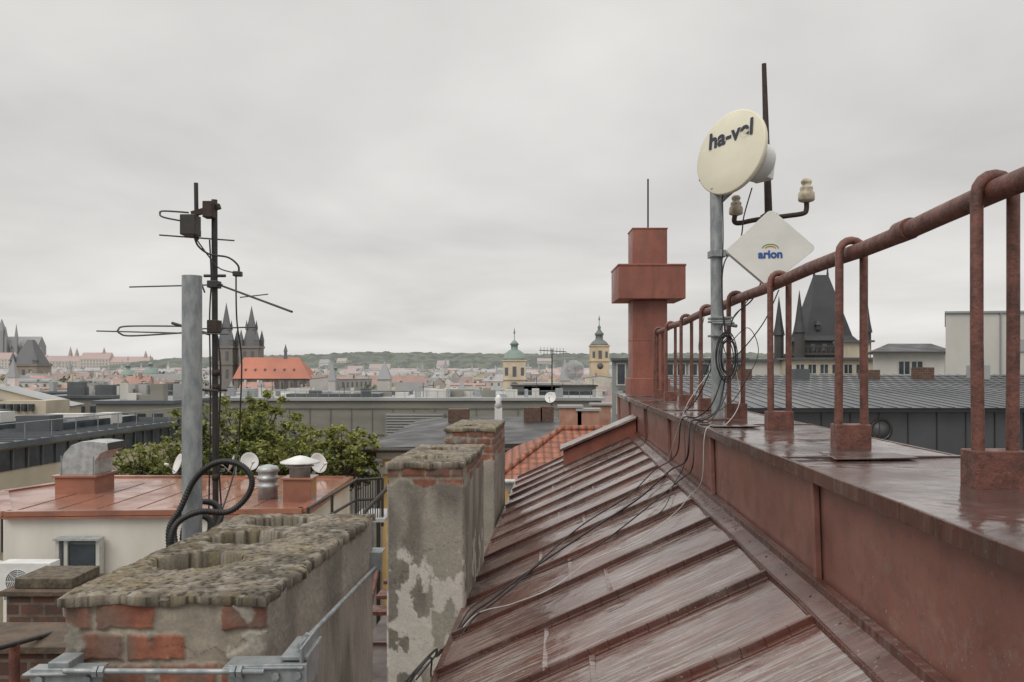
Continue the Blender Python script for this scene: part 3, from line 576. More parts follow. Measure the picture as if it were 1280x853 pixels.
# ================= trees
def leafm(name,a,b_):
    m=Mt(name);m.col(m.mix(m.ramp(m.noise(3),.38,.62),a,b_));m.rough(.6)
    tr=m.n('ShaderNodeBsdfTranslucent');tr.inputs[0].default_value=a;ms=m.n('ShaderNodeMixShader');ms.inputs[0].default_value=.25
    m.l(m.b.outputs[0],ms.inputs[1]);m.l(tr.outputs[0],ms.inputs[2]);m.l(ms.outputs[0],m.nt.nodes['Material Output'].inputs[0]);return m.m
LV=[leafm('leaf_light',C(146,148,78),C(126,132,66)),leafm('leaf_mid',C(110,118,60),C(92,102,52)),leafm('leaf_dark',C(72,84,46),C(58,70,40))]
BARK=mk('tree_bark',C(84,72,58),C(62,54,46),6,(1,1,.3),.9)
def tree(cx,cy,ztop,zc,rx,ry,rz,n,seed,leaf=.07):
    rd=random.Random(seed);e=E('deciduous_tree');t=B('trunk_and_limbs',e);lf=B('foliage',e)
    c0=Vector((cx,cy,zc-rz*.9));t.tube([(cx,cy,0),(cx+.2,cy,zc*.5),c0],0,BARK,8,rad=[.3,.24,.14])
    cl=[]
    for i in range(60):
        while True:
            p=Vector((rd.uniform(-1,1),rd.uniform(-1,1),rd.uniform(-1,1)))
            if p.length<1 and p.length>.25:break
        sc_=rd.uniform(.85,1.2)
        q=Vector((cx+p.x*rx*sc_,cy+p.y*ry,zc+p.z*rz*sc_));cl.append((q,rd.uniform(.12,.36)*min(rx,rz)*.8,rd.random()))
        m1=c0.lerp(q,.5)+Vector((rd.uniform(-.2,.2),rd.uniform(-.2,.2),.15));t.tube([c0,m1,q,q+(q-c0).normalized()*.4+Vector((0,0,.15))],0,BARK,5,rad=[.06,.035,.015,.005])
        q2=q+(q-c0).normalized()*.3+Vector((0,0,.15));cl.append((q2,.13,rd.random()))
    for i in range(n):
        q,r_,w=rd.choice(cl);g_=lambda:rd.gauss(0,.58)
        p=q+Vector((g_(),g_(),g_()*.8))*r_
        a1=Vector((rd.uniform(-1,1),rd.uniform(-1,1),rd.uniform(-.5,.5))).normalized();a2=a1.orthogonal().normalized();a2=Matrix.Rotation(rd.uniform(0,6.28),3,a1)@a2
        l_=leaf*rd.uniform(.6,1.3);a1=a1*l_;a2=a2*l_*.6
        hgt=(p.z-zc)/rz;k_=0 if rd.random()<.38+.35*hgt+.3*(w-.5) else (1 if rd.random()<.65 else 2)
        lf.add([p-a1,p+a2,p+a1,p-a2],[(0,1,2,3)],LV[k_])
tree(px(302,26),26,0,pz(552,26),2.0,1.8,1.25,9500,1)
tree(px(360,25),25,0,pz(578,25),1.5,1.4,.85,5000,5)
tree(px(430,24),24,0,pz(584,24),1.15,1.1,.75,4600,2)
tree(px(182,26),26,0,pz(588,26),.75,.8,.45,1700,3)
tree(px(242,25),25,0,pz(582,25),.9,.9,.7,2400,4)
# ================= own building: roof, parapet
e=E('red_metal_roof');g=B('roof_sheets',e);s_=B('standing_seams',e,.003);st=B('base_flashing',e,.002)
ys=[.2+i*.6 for i in range(19)]+[11.2]
ae=-.6
for i in range(len(ys)-1):
    ya,yb=ys[i],ys[i+1];n_=9;rows=12;vs=[]
    for j in range(rows+1):
        a_=.93+(ae-.93)*j/rows
        for k_ in range(n_+1):
            y=ya+(yb-ya)*k_/n_;bul=.008*math.sin(math.pi*k_/n_)*(.5+vn(i*3.7+a_,y*2))+.009*vn(a_*4+i,y*5)
            vs.append(R(a_,y,roofz(a_)+bul))
    g.add(vs,[(j*(n_+1)+k_,j*(n_+1)+k_+1,(j+1)*(n_+1)+k_+1,(j+1)*(n_+1)+k_) for j in range(rows) for k_ in range(n_)],ROOF,True)
for y in ys[1:-1]:
    pr=None;sk=random.uniform(-.03,.03)
    for j in range(19):
        a_=.82+(ae-.82)*j/18;yy=y+sk*(.9-a_)+.014*(vn(a_*5,y*7)-.5);p=R(a_,yy,roofz(a_)+.02+.004*(vn(a_*7,y*3)-.5))
        if pr is not None:
            s_.beam(pr,p,.018,.034,SEAM);s_.beam(pr-Vector((0,0,.013)),p-Vector((0,0,.013)),.055,.012,SEAM)
        pr=p
    a_=.3-(.5*((y*7.3)%1));
    s_.beam(R(a_,y-.58,roofz(a_)+.012),R(a_,y-.02,roofz(a_)+.012),.025,.006,ROOF)
st.hexa([R(.82,.2,roofz(.82)+.004),R(.945,.2,roofz(.945)+.004),R(.945,11.2,roofz(.945)+.004),R(.82,11.2,roofz(.82)+.004),R(.82,.2,roofz(.82)+.018),R(.945,.2,roofz(.945)+.018),R(.945,11.2,roofz(.945)+.018),R(.82,11.2,roofz(.82)+.018)],SEAM)
st.beam(R(.915,.2,-.765),R(.915,11.2,-.765),.03,.045,SEAM)
for i in range(30):
    y=.2+i*.37;st.beam(R(.825+.004*math.sin(i*2.),y,roofz(.825)+.022),R(.825+.004*math.sin(i*2.+2),y+.37,roofz(.825)+.022),.012,.014,SEAM)
st.beam(R(ae,.2,roofz(ae)-.02),R(ae,11.2,roofz(ae)-.02),.03,.08,SEAM)
for i in range(36): st.lathe(R(.87,.4+i*.3,roofz(.87)+.017),[(.006,0),(.006,.003),(.002,.005)],SEAM,8)
e=E('roof_coping_wall');g=B('coping',e,.008)
a0,a1=.02,.93;z=roofz
g.hexa([R(a0,9.95,z(a0)-.1),R(a1,9.95,z(a1)-.1),R(a1,10.35,z(a1)-.1),R(a0,10.35,z(a0)-.1),R(a0,9.95,z(a0)+.19),R(a1,9.95,z(a1)+.19),R(a1,10.35,z(a1)+.19),R(a0,10.35,z(a0)+.19)],REDP)
g.hexa([R(a0-.04,9.9,z(a0)+.192),R(a1,9.9,z(a1)+.192),R(a1,10.4,z(a1)+.192),R(a0-.04,10.4,z(a0)+.192),R(a0-.04,9.9,z(a0)+.23),R(a1,9.9,z(a1)+.23),R(a1,10.4,z(a1)+.23),R(a0-.04,10.4,z(a0)+.23)],ROOF)
e=E('red_metal_parapet');g=B('parapet_wall',e);l_=B('ledge_top',e,.003);j_=B('sheet_joints',e,.002)
YE=13.6;ZL=-.353
nw=60;vs=[]
for i in range(nw+1):
    y=.2+(YE-.2)*i/nw
    for k_ in range(5):
        t=k_/4;vs.append(R(.95-.015*t+.006*(vn(y*1.6,t*2)-.5),y,-.85+(ZL-.02+.85)*t))
g.add(vs,[(i*5+k_,(i+1)*5+k_,(i+1)*5+k_+1,i*5+k_+1) for i in range(nw) for k_ in range(4)],WALLM,True)
g.add([R(1.62,.2,-4),R(1.62,YE,-4),R(1.62,YE,ZL-.02),R(1.62,.2,ZL-.02)],[(3,2,1,0)],WALLM)
g.add([R(.95,YE,-4),R(1.62,YE,-4),R(1.62,YE,ZL-.02),R(.95,YE,ZL-.02)],[(0,3,2,1)],WALLM)
nn=110;vs=[];na=8
for i in range(nn+1):
    y=.2+(YE-.2)*i/nn
    for k_ in range(na+1):
        a_=.90+.75*k_/na;vs.append(R(a_,y,ZL+.008*(vn(a_*5+3,y*2.2)-.5)+.002*vn(a_*20,y*20)))
l_.add(vs,[(i*(na+1)+k_,i*(na+1)+k_+1,(i+1)*(na+1)+k_+1,(i+1)*(na+1)+k_) for i in range(nn) for k_ in range(na)],LEDGE,True)
for i in range(56):
    y=.2+i*.24
    l_.beam(R(.9+.003*math.sin(i*1.7),y,ZL-.018),R(.9+.003*math.sin(i*1.7+1.7),y+.24,ZL-.018),.014,.05,SEAM)
l_.beam(R(1.65,.2,ZL-.02),R(1.65,YE,ZL-.02),.014,.05,SEAM)
for y in(.9,2.9,4.9,6.9,8.9,10.9,12.9):
    j_.beam(R(.93,y,-.80),R(.918,y+.01,ZL-.03),.022,.03,WALLM,up=(0,1,0));j_.beam(R(.9,y+.35,ZL+.006),R(1.65,y+.38,ZL+.006),.03,.008,LEDGE)
    j_.beam(R(.93,y+.02,-.80),R(.93,y+.02,ZL-.03),.05,.006,SEAM,up=(1,0,0))
for a_,y,w_,d_ in((1.25,3.15,.34,.30),(1.1,5.0,.3,.35),(1.3,7.2,.3,.4)):
    j_.hexa([R(a_-w_/2,y,ZL+.006),R(a_+w_/2,y+.03,ZL+.006),R(a_+w_/2-.02,y+d_,ZL+.006),R(a_-w_/2+.02,y+d_-.03,ZL+.006),R(a_-w_/2,y,ZL+.011),R(a_+w_/2,y+.03,ZL+.013),R(a_+w_/2-.02,y+d_,ZL+.011),R(a_-w_/2+.02,y+d_-.03,ZL+.014)],LEDGE)
e=E('own_apartment_building');g=B('walls',e);lo=B('lower_roof',e)
g.rbox(-.585,1.6,.3,13.4,-25,-1.75,PLW)
g.add([R(-.58,.3,-1.76),R(-.58,11.1,-1.76),R(-.58,11.1,-1.47),R(-.58,.3,-1.47)],[(3,2,1,0)],PLW)
TS=mk('dark_terrace_sheet',C(88,72,66),C(66,58,54),2,(1,1,1),.3,.6,.2,8)
g.rbox(-6.5,-1.9,-1,6.2,-25,-2.66,PLW);lo.rbox(-6.6,-1.9,-1,6.3,-2.655,-2.6,TS)
g.rbox(-1.89,-.59,-1,9.4,-25,-2.66,PLW);lo.rbox(-1.9,-.595,-1,9.5,-2.655,-2.6,TS)
for i in range(8): lo.rbox(-1.85,-.6,1+i*1.1,1.03+i*1.1,-2.6,-2.57,SEAM)
# ================= chimneys
def chimney(name,a0,a1,y0,y1,zt,zb,zf,res,style,holes,seed,thk=.022,ov=.008):
    e=E(name)
    cs=[(a0,y0),(a1,y0),(a1,y1),(a0,y1)];nr=[(0,-1),(1,0),(0,1),(-1,0)];P_=[];r=.014;u=0
    for k_ in range(4):
        p=np.array(cs[k_]);q=np.array(cs[(k_+1)%4]);d=q-p;Ln=np.linalg.norm(d);d=d/Ln
        rs=res if k_<2 else .05
        n_=int((Ln-2*r)/rs)
        for i in range(n_+1):
            s=r+(Ln-2*r)*i/n_;P_.append((*(p+d*s),*nr[k_],u+s,k_,s))
        c_=q-d*r+np.array(nr[k_])*(-r)
        n0=np.array(nr[k_]);n1=np.array(nr[(k_+1)%4])
        for t in(.33,.66):
            nn_=n0*(1-t)+n1*t;nn_/=np.linalg.norm(nn_);pp=c_+nn_*r;P_.append((*pp,*nn_,u+Ln,k_,Ln))
        u+=Ln
    P_=np.array(P_,float)
    zs=list(np.arange(zt-thk*.5,zf,-res));z=zs[-1]
    while z>zb: z-=.08;zs.append(z)
    zs=np.array(zs);nP=len(P_);nR=len(zs)
    U=np.tile(P_[:,4],(nR,1))+seed*3.1;V=np.tile((zt-zs)[:,None],(1,nP));SD=np.tile(P_[:,5],(nR,1));SL_=np.tile(P_[:,6],(nR,1))
    wu=U+.012*(fbm(U*9,V*9)-.5);wv=V+.012*(fbm(U*9+40,V*9)-.5)
    Lb=np.where(SD%2==0,.155,.30);rw=np.floor((wv+.060)/.078);fu=(wu+(rw%2)*.077)/Lb;kb=np.floor(fu)
    hsh=RT[(kb*37+rw*11+seed*5).astype(int)%256,(rw*53+kb*7+SD*3).astype(int)%256]
    hs2=RT[(kb*17+rw*91+seed).astype(int)%256,(rw*13+kb*29).astype(int)%256]
    du=np.minimum(fu-kb,1-fu+kb)*Lb;fv=(wv+.060)/.078-rw;dvv=np.minimum(fv,1-fv)*.078
    dist=np.minimum(du,dvv)+.014*(fbm(U*45,V*45,3)-.5)
    bm=ss(dist,.004,.010)*(hsh>.22)
    pl=style(U,V,SD,SL_)
    n1=fbm(U*30,V*30,4);n2=fbm(U*6+3,V*6,4);n3=fbm(U*90,V*90,3)
    bc=np.array(C(150,96,76)[:3])*(1-hs2[...,None])+np.array(C(116,82,70)[:3])*hs2[...,None]
    bc=bc*(.6+.85*n1[...,None])
    soot=ss(fbm(U*9+8,V*9,4),.44,.64)[...,None];bc=bc*(1-.65*soot)+np.array(C(120,108,98)[:3])*.6*soot
    mo=np.array(C(156,148,134)[:3])*(.65+.6*n1[...,None])
    pc=np.array(C(160,154,143)[:3])*(.72+.5*n2[...,None]);pc=pc*(.8+.4*n3[...,None])
    stn=ss(fbm(U*5+20,V*1.2,4),.48,.66)[...,None];pc=pc*(1-.38*stn)
    topg=(1-ss(V,.0,.22))[...,None]*(.3+.7*fbm(U*8,V*5,3)[...,None]);pc=pc*(1-.3*topg)
    wh=style(U,V,SD,SL_,white=True)[...,None];pc=pc*(1-wh)+np.array(C(212,207,198)[:3])*(.85+.25*n1[...,None])*wh
    col=mo*(1-bm[...,None])+bc*bm[...,None];col=col*(1-pl[...,None])+pc*pl[...,None]
    ck=np.abs(fbm(U*3.1+70,V*3.1+9,5)-.5);col=col*(.55+.45*ss(ck,.0,.004)[...,None])
    hgt=(1-pl)*(-.010+.009*bm*(.6+.6*hs2)+.004*(n1-.5))+pl*(.002+.006*(n2-.5)+.003*(n3-.5)+.0015*wh[...,0])
    hgt-=.010*ss(V,.03,.0)*n1
    X=P_[:,0][None,:]+P_[:,2][None,:]*hgt;Yc=P_[:,1][None,:]+P_[:,3][None,:]*hgt;Zc=np.tile(zs[:,None],(1,nP))
    vs=np.stack([X+.062*Yc,Yc,Zc+H],-1).reshape(-1,3)
    idx=np.arange(nR*nP).reshape(nR,nP);i2=np.roll(idx,-1,1)
    fs=np.stack([idx[:-1],idx[1:],i2[1:],i2[:-1]],-1).reshape(-1,4)
    def mkm(nm,vs,fs,col,mat):
        me=bpy.data.meshes.new(nm);me.from_pydata(vs.tolist(),[],fs.tolist());at=me.color_attributes.new('Col','FLOAT_COLOR','POINT')
        cc_=np.concatenate([np.clip(col.reshape(-1,3),0,1),np.ones((len(vs),1))],1).astype(np.float32);at.data.foreach_set('color',cc_.ravel())
        me.materials.append(mat);me.polygons.foreach_set('use_smooth',[True]*len(me.polygons))
        ob=bpy.data.objects.new(nm,me);bpy.context.collection.objects.link(ob);ob.parent=e
    mkm('shaft',vs,fs,col,MAT_CH)
    rc=res*.9;nx=int((a1-a0+2*ov)/rc);ny=int((y1-y0+2*ov)/rc)
    gx=np.linspace(a0-ov,a1+ov,nx);gy=np.linspace(y0-ov,y1+ov,ny);GX,GY=np.meshgrid(gx,gy)
    j1=.018*(fbm(GX*16+seed,GY*16,5)-.5);j2=.018*(fbm(GX*16+50,GY*16+seed,5)-.5)
    cx_=(a0+a1)/2;cy_=(y0+y1)/2;ex=np.abs(GX-cx_)/((a1-a0)/2+ov);ey=np.abs(GY-cy_)/((y1-y0)/2+ov)
    PX=GX+j1*2*ex**8;PY=GY+j2*2*ey**8
    f1=fbm(GX*28,GY*28,4);f2=fbm(GX*95,GY*95,3);f3=fbm(GX*7,GY*7,4)
    edge=np.maximum(ex,ey)
    Z=zt+.007*(f1-.5)+.006*(f2-.5)+.006*(f3-.5)-.006*ss(edge,.96,1.0)
    hd=np.ones_like(GX)*9
    for (ha,hy,ra,ry_) in holes:
        hd=np.minimum(hd,np.sqrt(((GX-ha)/ra)**2+((GY-hy)/ry_)**2)+.05*(fbm(GX*30,GY*30,3)-.5))
    inh=1-ss(hd,.96,1.02);Z=Z-.3*inh-.006*(1-ss(hd,1.0,1.12))*(1-inh)
    base=np.array(C(140,131,116)[:3])*(.35+1.15*f1[...,None])*(.65+.7*f2[...,None]);lich=ss(fbm(GX*11+9,GY*11,4),.5,.66)[...,None]
    cl_=base*(1-lich*.5)+np.array(C(140,124,90)[:3])*(.5+.9*f2[...,None])*lich*.5
    pit=ss(f2,.44,.3)[...,None];cl_=cl_*(1-.65*pit);dk=ss(fbm(GX*5+33,GY*5,3),.5,.7)[...,None];cl_=cl_*(1-.35*dk)
    pal=ss(fbm(GX*40+5,GY*40,3),.60,.68)[...,None];cl_=cl_*(1-pal*.5)+np.array(C(180,174,162)[:3])*pal*.5
    rimc=((1-ss(hd,1.0,1.10))*(1-inh))[...,None];cl_=cl_*(1+.25*rimc)
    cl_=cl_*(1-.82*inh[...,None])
    def padd(A):return np.pad(A,1,mode='edge')
    PX,PY,Z=padd(PX),padd(PY),padd(Z);cl_=np.pad(cl_,((1,1),(1,1),(0,0)),mode='edge')
    rim=np.zeros_like(Z,bool);rim[0,:]=rim[-1,:]=rim[:,0]=rim[:,-1]=True;Z=np.where(rim,zt-.008-thk*(.5+1.0*fbm(PX*12,PY*12,3)),Z);cl_=np.where(rim[...,None],cl_*.6,cl_)
    ix=np.arange(Z.size).reshape(Z.shape);fs=np.stack([ix[:-1,:-1],ix[:-1,1:],ix[1:,1:],ix[1:,:-1]],-1).reshape(-1,4)
    mkm('concrete_cap',np.stack([PX+.062*PY,PY,Z+H],-1).reshape(-1,3),fs,cl_,MAT_CAP)
def st1(U,V,SD,SL_,white=False):
    if white:return np.zeros_like(U)
    f=fbm(U*9+1,V*9,4);front=ss(f-.14*(1-ss(V,.075,.11)),.50,.54);side=ss(f+.45-.2*ss(V,.06,.0),.50,.54)
    return np.where(SD==0,front,np.where(SD==1,side,front))
def st2(U,V,SD,SL_,white=False):
    f=fbm(U*8+5,V*8,4)
    if white:
        w=ss(fbm(U*14,V*9+4,5)-.30*ss(V,.9,.3),.47,.50);return w*ss(V,.3,.6)*.9
    return ss(f+.62*ss(V,.10,.20)-.2,.50,.54)
def st3(U,V,SD,SL_,white=False):
    f=fbm(U*8+15,V*8,4)
    if white:return np.zeros_like(U)
    return ss(f+.55*ss(V,.25,.42)-.2,.50,.54)
chimney('brick_chimney',-1.25,-.74,2.0,3.14,-.555,-2.62,-.80,.0042,st1,[(-1.08,2.37,.125,.112),(-1.06,2.70,.12,.105),(-1.05,2.985,.115,.095)],1)
chimney('brick_chimney',-1.07,-.60,4.9,6.15,-.554,-2.62,-2.0,.0085,st2,[(-.84,5.2,.12,.13),(-.84,5.8,.12,.13)],4,.03)
chimney('brick_chimney',-1.16,-.66,7.9,9.3,-.555,-2.62,-2.0,.012,st3,[(-.9,8.3,.12,.13)],9,.03)
CAPB=mk('stack_cap',C(104,88,74),C(80,70,60),12,(1,1,1),.9,None,.8,60);CAPM=mk('stack_moss',C(112,102,86),C(76,68,58),20,(1,1,1),.95,None,.9,60)
e=E('small_brick_stack');g=B('stack',e,.005)
p=S(8,745,5.);q=S(93,745,5.)
g.box(p.x,q.x,5,5.4,H-2.6,p.z,BRK);g.box(p.x-.03,q.x+.03,4.97,5.43,p.z+.002,p.z+.035,CAPB);g.box(p.x+.03,q.x-.03,5.03,5.37,p.z+.037,p.z+.10,CAPM)
e=E('low_brick_wall');g=B('wall',e)
p=S(18,815,3.6);q=S(95,815,3.6);g.box(p.x-.5,q.x,3.6,3.9,H-2.6,p.z,BRK);g.box(p.x-.53,q.x+.03,3.57,3.93,p.z+.002,p.z+.03,CAPB)
e=E('rusty_handrail');g=B('rails',e)
g.tube([S(-20,815,3.3),S(25,803,3.5),S(78,788,3.9)],.012,BLACKM,8)
for t in((18,805,3.48),(60,793,3.8)): g.tube([S(*t),S(t[0],t[1],t[2])-Vector((0,0,.9))],.022,RUST,8)
e=E('rusty_roof_ladder');g=B('rails_and_rungs',e)
for o in(0,.32):
    g.tube([R(-1.2-o,4.0,-2.4),R(-1.45-o,6.3,-1.55)],.018,RUST,8)
for i in range(9):
    t=i/8;g.tube([R(-1.2-.25*t,4.0+2.3*t,-2.4+.85*t),R(-1.52-.25*t,4.0+2.3*t,-2.4+.85*t)],.012,RUST,6)
for i in range(6): g.rbox(-1.55,-1.15,6.4+i*.28,6.58+i*.28,-1.95+i*.05,-1.92+i*.05,RUST)
for aa in(-1.55,-1.15): g.tube([R(aa,6.3,-2.6),R(aa,6.3,-1.1),R(aa,8.1,-.95)],.018,BLACKM,8)
BADGE=mk('ac_badge',C(150,50,70),None)
def ac(u0,v0,d,w,h):
    e=E('air_conditioner_unit');g=B('casing',e,.012);f=B('fan_grille',e)
    p=S(u0,v0,d);g.box(p.x,p.x+w,d,d+.32,p.z-h,p.z,WHITE2)
    c_=Vector((p.x+w*.38,d-.004,p.z-h*.55));r=h*.36
    f.lathe(c_,[(r,0),(r,.008)],DGREY,32,(0,-1,0))
    for i in range(7):
        rr=r*(i+1)/7;f.tube([c_+Vector((rr*math.cos(t*math.pi/16),-.014,rr*math.sin(t*math.pi/16))) for t in range(33)],.007,WHITE2,5)
    for i in range(8):
        t=i*math.pi/4;f.tube([c_+Vector((0,-.016,0)),c_+Vector((r*math.cos(t),-.016,r*math.sin(t)))],.006,WHITE2,5)
    f.box(p.x+w*.8,p.x+w*.93,d-.006,d,p.z-h*.25,p.z-h*.17,BADGE)
    for x in(.1,.8): f.box(p.x+w*x,p.x+w*x+.06,d+.01,15.9,p.z-h-.06,p.z-h-.002,GALV)
ac(-2,704,14.6,.95,.62);ac(-72,706,14.7,.92,.62)
# ================= galvanised strap brackets on chimney
e=E('galvanised_chimney_bracket');g=B('plates',e,.002);t_=B('tie_rods',e)
g.beam(S(38,838,1.92),S(128,836,1.92),.07,.006,GALV);g.beam(S(38,849,1.90),S(128,849,1.90),.006,.05,GALV);g.box(*(lambda p:(p.x-.02,p.x+.03,p.y-.02,p.y+.05,p.z-.12,p.z+.02))(S(76,835,1.93)),GALV)
g.beam(S(285,846,1.90),S(384,844,1.90),.006,.055,GALV);g.beam(S(285,829,1.93),S(384,828,1.93),.08,.006,GALV)
g.box(*(lambda p:(p.x-.045,p.x+.02,p.y-.03,p.y+.12,p.z-.05,p.z-.04))(S(378,795,1.95)),GALV)
g.box(*(lambda p:(p.x-.006,p.x,p.y-.05,p.y+.12,p.z-.12,p.z+.0))(S(384,802,1.95)),GALV)
g.box(*(lambda p:(p.x-.03,p.x+.035,p.y-.03,p.y+.05,p.z-.006,p.z))(S(468,688,3.12)),GALV);g.box(*(lambda p:(p.x-.03,p.x+.035,p.y-.038,p.y-.032,p.z-.07,p.z))(S(468,688,3.12)),GALV)
t_.tube([S(80,839,1.88),S(330,840,1.88)],.007,GALV,8);t_.tube([S(374,808,1.95),S(472,706,3.15)],.007,GALV,8)
for u in(120,128,292,300):t_.lathe(S(u,839.5,1.88),[(.014,-.006),(.014,.006)],GALV,6,(1,0,0),False)
for u,v in((50,849),(110,849),(300,846),(345,845),(372,844)):t_.lathe(S(u,v,1.895),[(.010,0),(.010,.008)],GALV,6,(0,-1,0),False)
for p in(S(384,798,2.02),S(466,712,3.1)):t_.lathe(p,[(.014,-.006),(.014,.006)],GALV,6,(.1,1,0),False)
# ================= left mast, hose, antennas
e=E('galvanised_pole');g=B('pole',e)
p=S(240,345,3.5);g.tube([(p.x,p.y,H-2.6),p],.042,GALV,20,cap=False);g.lathe(p,[(.042,-.002),(.036,.0)],BLACKM,20)
e=E('corrugated_black_hose');g=B('hose',e)
pts=[S(216,700,3.3),S(214,672,3.3),S(224,652,3.32),S(250,640,3.35),S(285,640,3.4),S(308,622,3.42),S(315,600,3.42),S(303,583,3.42),S(280,577,3.42),S(258,585,3.43),S(240,605,3.44),S(226,635,3.42),S(212,660,3.4),S(212,690,3.4)]
pp=cat(pts,26);g.tube(pp,0,CABLE,10,rad=[.0115+.003*(i%3==0) for i in range(len(pp))])
pts=[S(222,690,3.55),S(218,662,3.6),S(235,632,3.62),S(262,628,3.6),S(276,640,3.55),S(270,660,3.5),S(245,675,3.4)]
pp=cat(pts,26);g.tube(pp,0,CABLE,10,rad=[.0115+.003*(i%3==0) for i in range(len(pp))])
pts=[S(228,690,3.6),S(230,660,3.62),S(245,645,3.62),S(262,650,3.6),S(262,668,3.55)]
pp=cat(pts,26);g.tube(pp,0,CABLE,10,rad=[.0115+.003*(i%3==0) for i in range(len(pp))])
e=E('tv_antenna_mast');g=B('mast',e);y=B('antenna_elements',e);cb_=B('cables',e);bx=B('junction_boxes',e,.004)
D4=4.
g.tube([S(271,640,D4)-Vector((0,0,1.7)),S(268,250,D4)],.015,BLACKM,10);g.tube([S(246,300,D4),S(245,229,D4)],.011,BLACKM,8)
g.beam(S(240,268,D4-.03),S(275,258,D4-.03),.025,.025,IRON);g.beam(S(240,292,D4),S(250,292,D4),.03,.03,IRON)
bx.box(*(lambda p:(p.x-.045,p.x+.03,p.y-.04,p.y+.04,p.z-.055,p.z+.045))(S(240,281,D4-.06)),BLACKM);bx.box(*(lambda p:(p.x-.03,p.x+.02,p.y-.04,p.y+.02,p.z-.045,p.z+.035))(S(264,262,D4-.04)),IRON)
tb=lambda *p,r=.004,m=BLACKM:y.tube([S(*q) for q in p],r,m,6)
AL=mk('weathered_aluminium',C(98,96,93),C(74,71,68),20,(1,1,1),.5,None,0,None,.4)
y.tube(cat([S(236,266,3.95),S(205,264,3.9),S(200,267,3.9),S(205,272,3.9),S(236,278,3.95)],6),.0045,AL,6)
tb((199,294,3.9),(293,301,4.1),m=AL);tb((162,359,4.2),(278,356,4.0),m=AL);tb((276,357,4.0),(365,390,3.4),r=.005,m=BLACKM);tb((250,350,4.),(256,366,4.))
tb((300,372,3.8),(335,368,3.9),r=.003);tb((121,414,4.3),(285,418,3.9),m=AL);tb((230,412,4.),(320,409,4.1),m=AL)
y.tube(cat([S(232,408,4.),S(160,408,4.15),S(148,412,4.15),S(150,417,4.15),S(165,420,4.15),S(232,416,4.)],6),.0045,AL,6)
tb((215,404,4.),(262,418,3.98),r=.008)
for v in(356,405,412): bx.box(*(lambda p:(p.x-.026,p.x+.026,p.y-.035,p.y+.03,p.z-.018,p.z+.018))(S(268,v,D4)),IRON if v!=356 else BLACKM)
for v in(470,488,600): g.lathe(S(270,v,D4),[(.020,0),(.020,.03)],IRON,10)
tb((255,345,4.),(282,345,4.),r=.008);tb((256,488,4.0),(284,488,4.0),r=.007);tb((240,486,3.55),(272,489,3.98),r=.007)
cable=lambda pts,r=.004,m=CABLE,n=8:cb_.tube(cat(pts,n),r,m,6)
cable([S(243,296,3.95),S(248,308,3.95),S(262,318,3.95),S(285,322,3.95),S(298,333,3.95),S(297,345,3.95)],.005)
cable([S(246,300,3.95),S(262,322,3.95),S(275,336,3.95),S(297,342,3.95)],.0035);bx.box(*(lambda p:(p.x-.02,p.x+.02,p.y-.02,p.y+.02,p.z-.015,p.z+.01))(S(297,342,3.95)),BLACKM)
cable([S(295,345,3.95),S(296,400,3.96),S(302,450,3.98),S(300,520,4.0),S(298,560,4.0),S(290,600,3.9),S(275,645,3.8)],.004)
cable([S(272,420,3.97),S(276,470,3.97),S(273,560,3.97),S(277,640,3.97)],.004);cable([S(262,300,3.97),S(264,350,3.97),S(262,400,3.97),S(263,500,3.97),S(261,640,3.97)],.004)
# ================= railing
e=E('rusty_pipe_railing');g=B('top_rail',e);h_=B('hoops',e);f_=B('feet',e,.004)
ar=1.33;zr_=.547
rp=[R(ar+.006*math.sin(i*.9),.2+i*.37,zr_+.006*math.sin(i*1.3)) for i in range(30)]+[R(ar-.01,11.2,zr_-.01)]
g.tube(rp,.035,RUST,18)
for yy in(3.05,6.6):g.tube([R(ar,yy,zr_),R(ar,yy+.1,zr_)],.042,RUST,18)
for i in range(9):
    y0_=1.24+i*1.215;w_=.056;lx=.004*math.sin(i*2.1);ly=.01*math.sin(i*3.3)
    pts=[R(ar-w_+lx,y0_+ly,-.26)]+[R(ar-w_,y0_,.1)]+[R(ar-w_*math.cos(t),y0_,zr_+.0+w_*math.sin(t)) for t in [k_*math.pi/8 for k_ in range(9)]]+[R(ar+w_,y0_,.1),R(ar+w_-lx,y0_+ly,-.26)]
    h_.tube(pts,.0185,RUST,12)
    f_.rbox(ar-.078,ar+.078,y0_-.04,y0_+.06,-.358,-.24,RUST)
e2=11.1;h_.tube([R(ar,e2,-.35),R(ar,e2,zr_)],.02,RUST,10)
e=E('red_vent_chimney');g=B('stack',e,.01);t_=B('lightning_rod',e)
yc=12.7;cx=px(812.5,yc);w=.275
g.box(cx-w,cx+w,yc,yc+.5,H-.45,H+1.14,REDP);g.box(cx-.525,cx+.525,yc-.2,yc+.7,H+1.142,H+1.66,REDP);g.box(cx-.535,cx+.535,yc-.21,yc+.71,H+1.655,H+1.69,REDP)
g.box(cx-w,cx+w,yc,yc+.5,H+1.692,H+2.27,REDP);g.box(cx-w-.01,cx+w+.01,yc-.01,yc+.51,H+2.265,H+2.29,REDP);g.box(cx-w-.04,cx+w+.04,yc-.04,yc+.54,H-.36,H-.1,REDP)
g.box(cx-w-.006,cx+w+.006,yc-.006,yc+.506,H+.5,H+.52,REDP)
t_.tube([S(810,300,yc+.55),S(810,224,yc+.55)],.014,BLACKM,8)
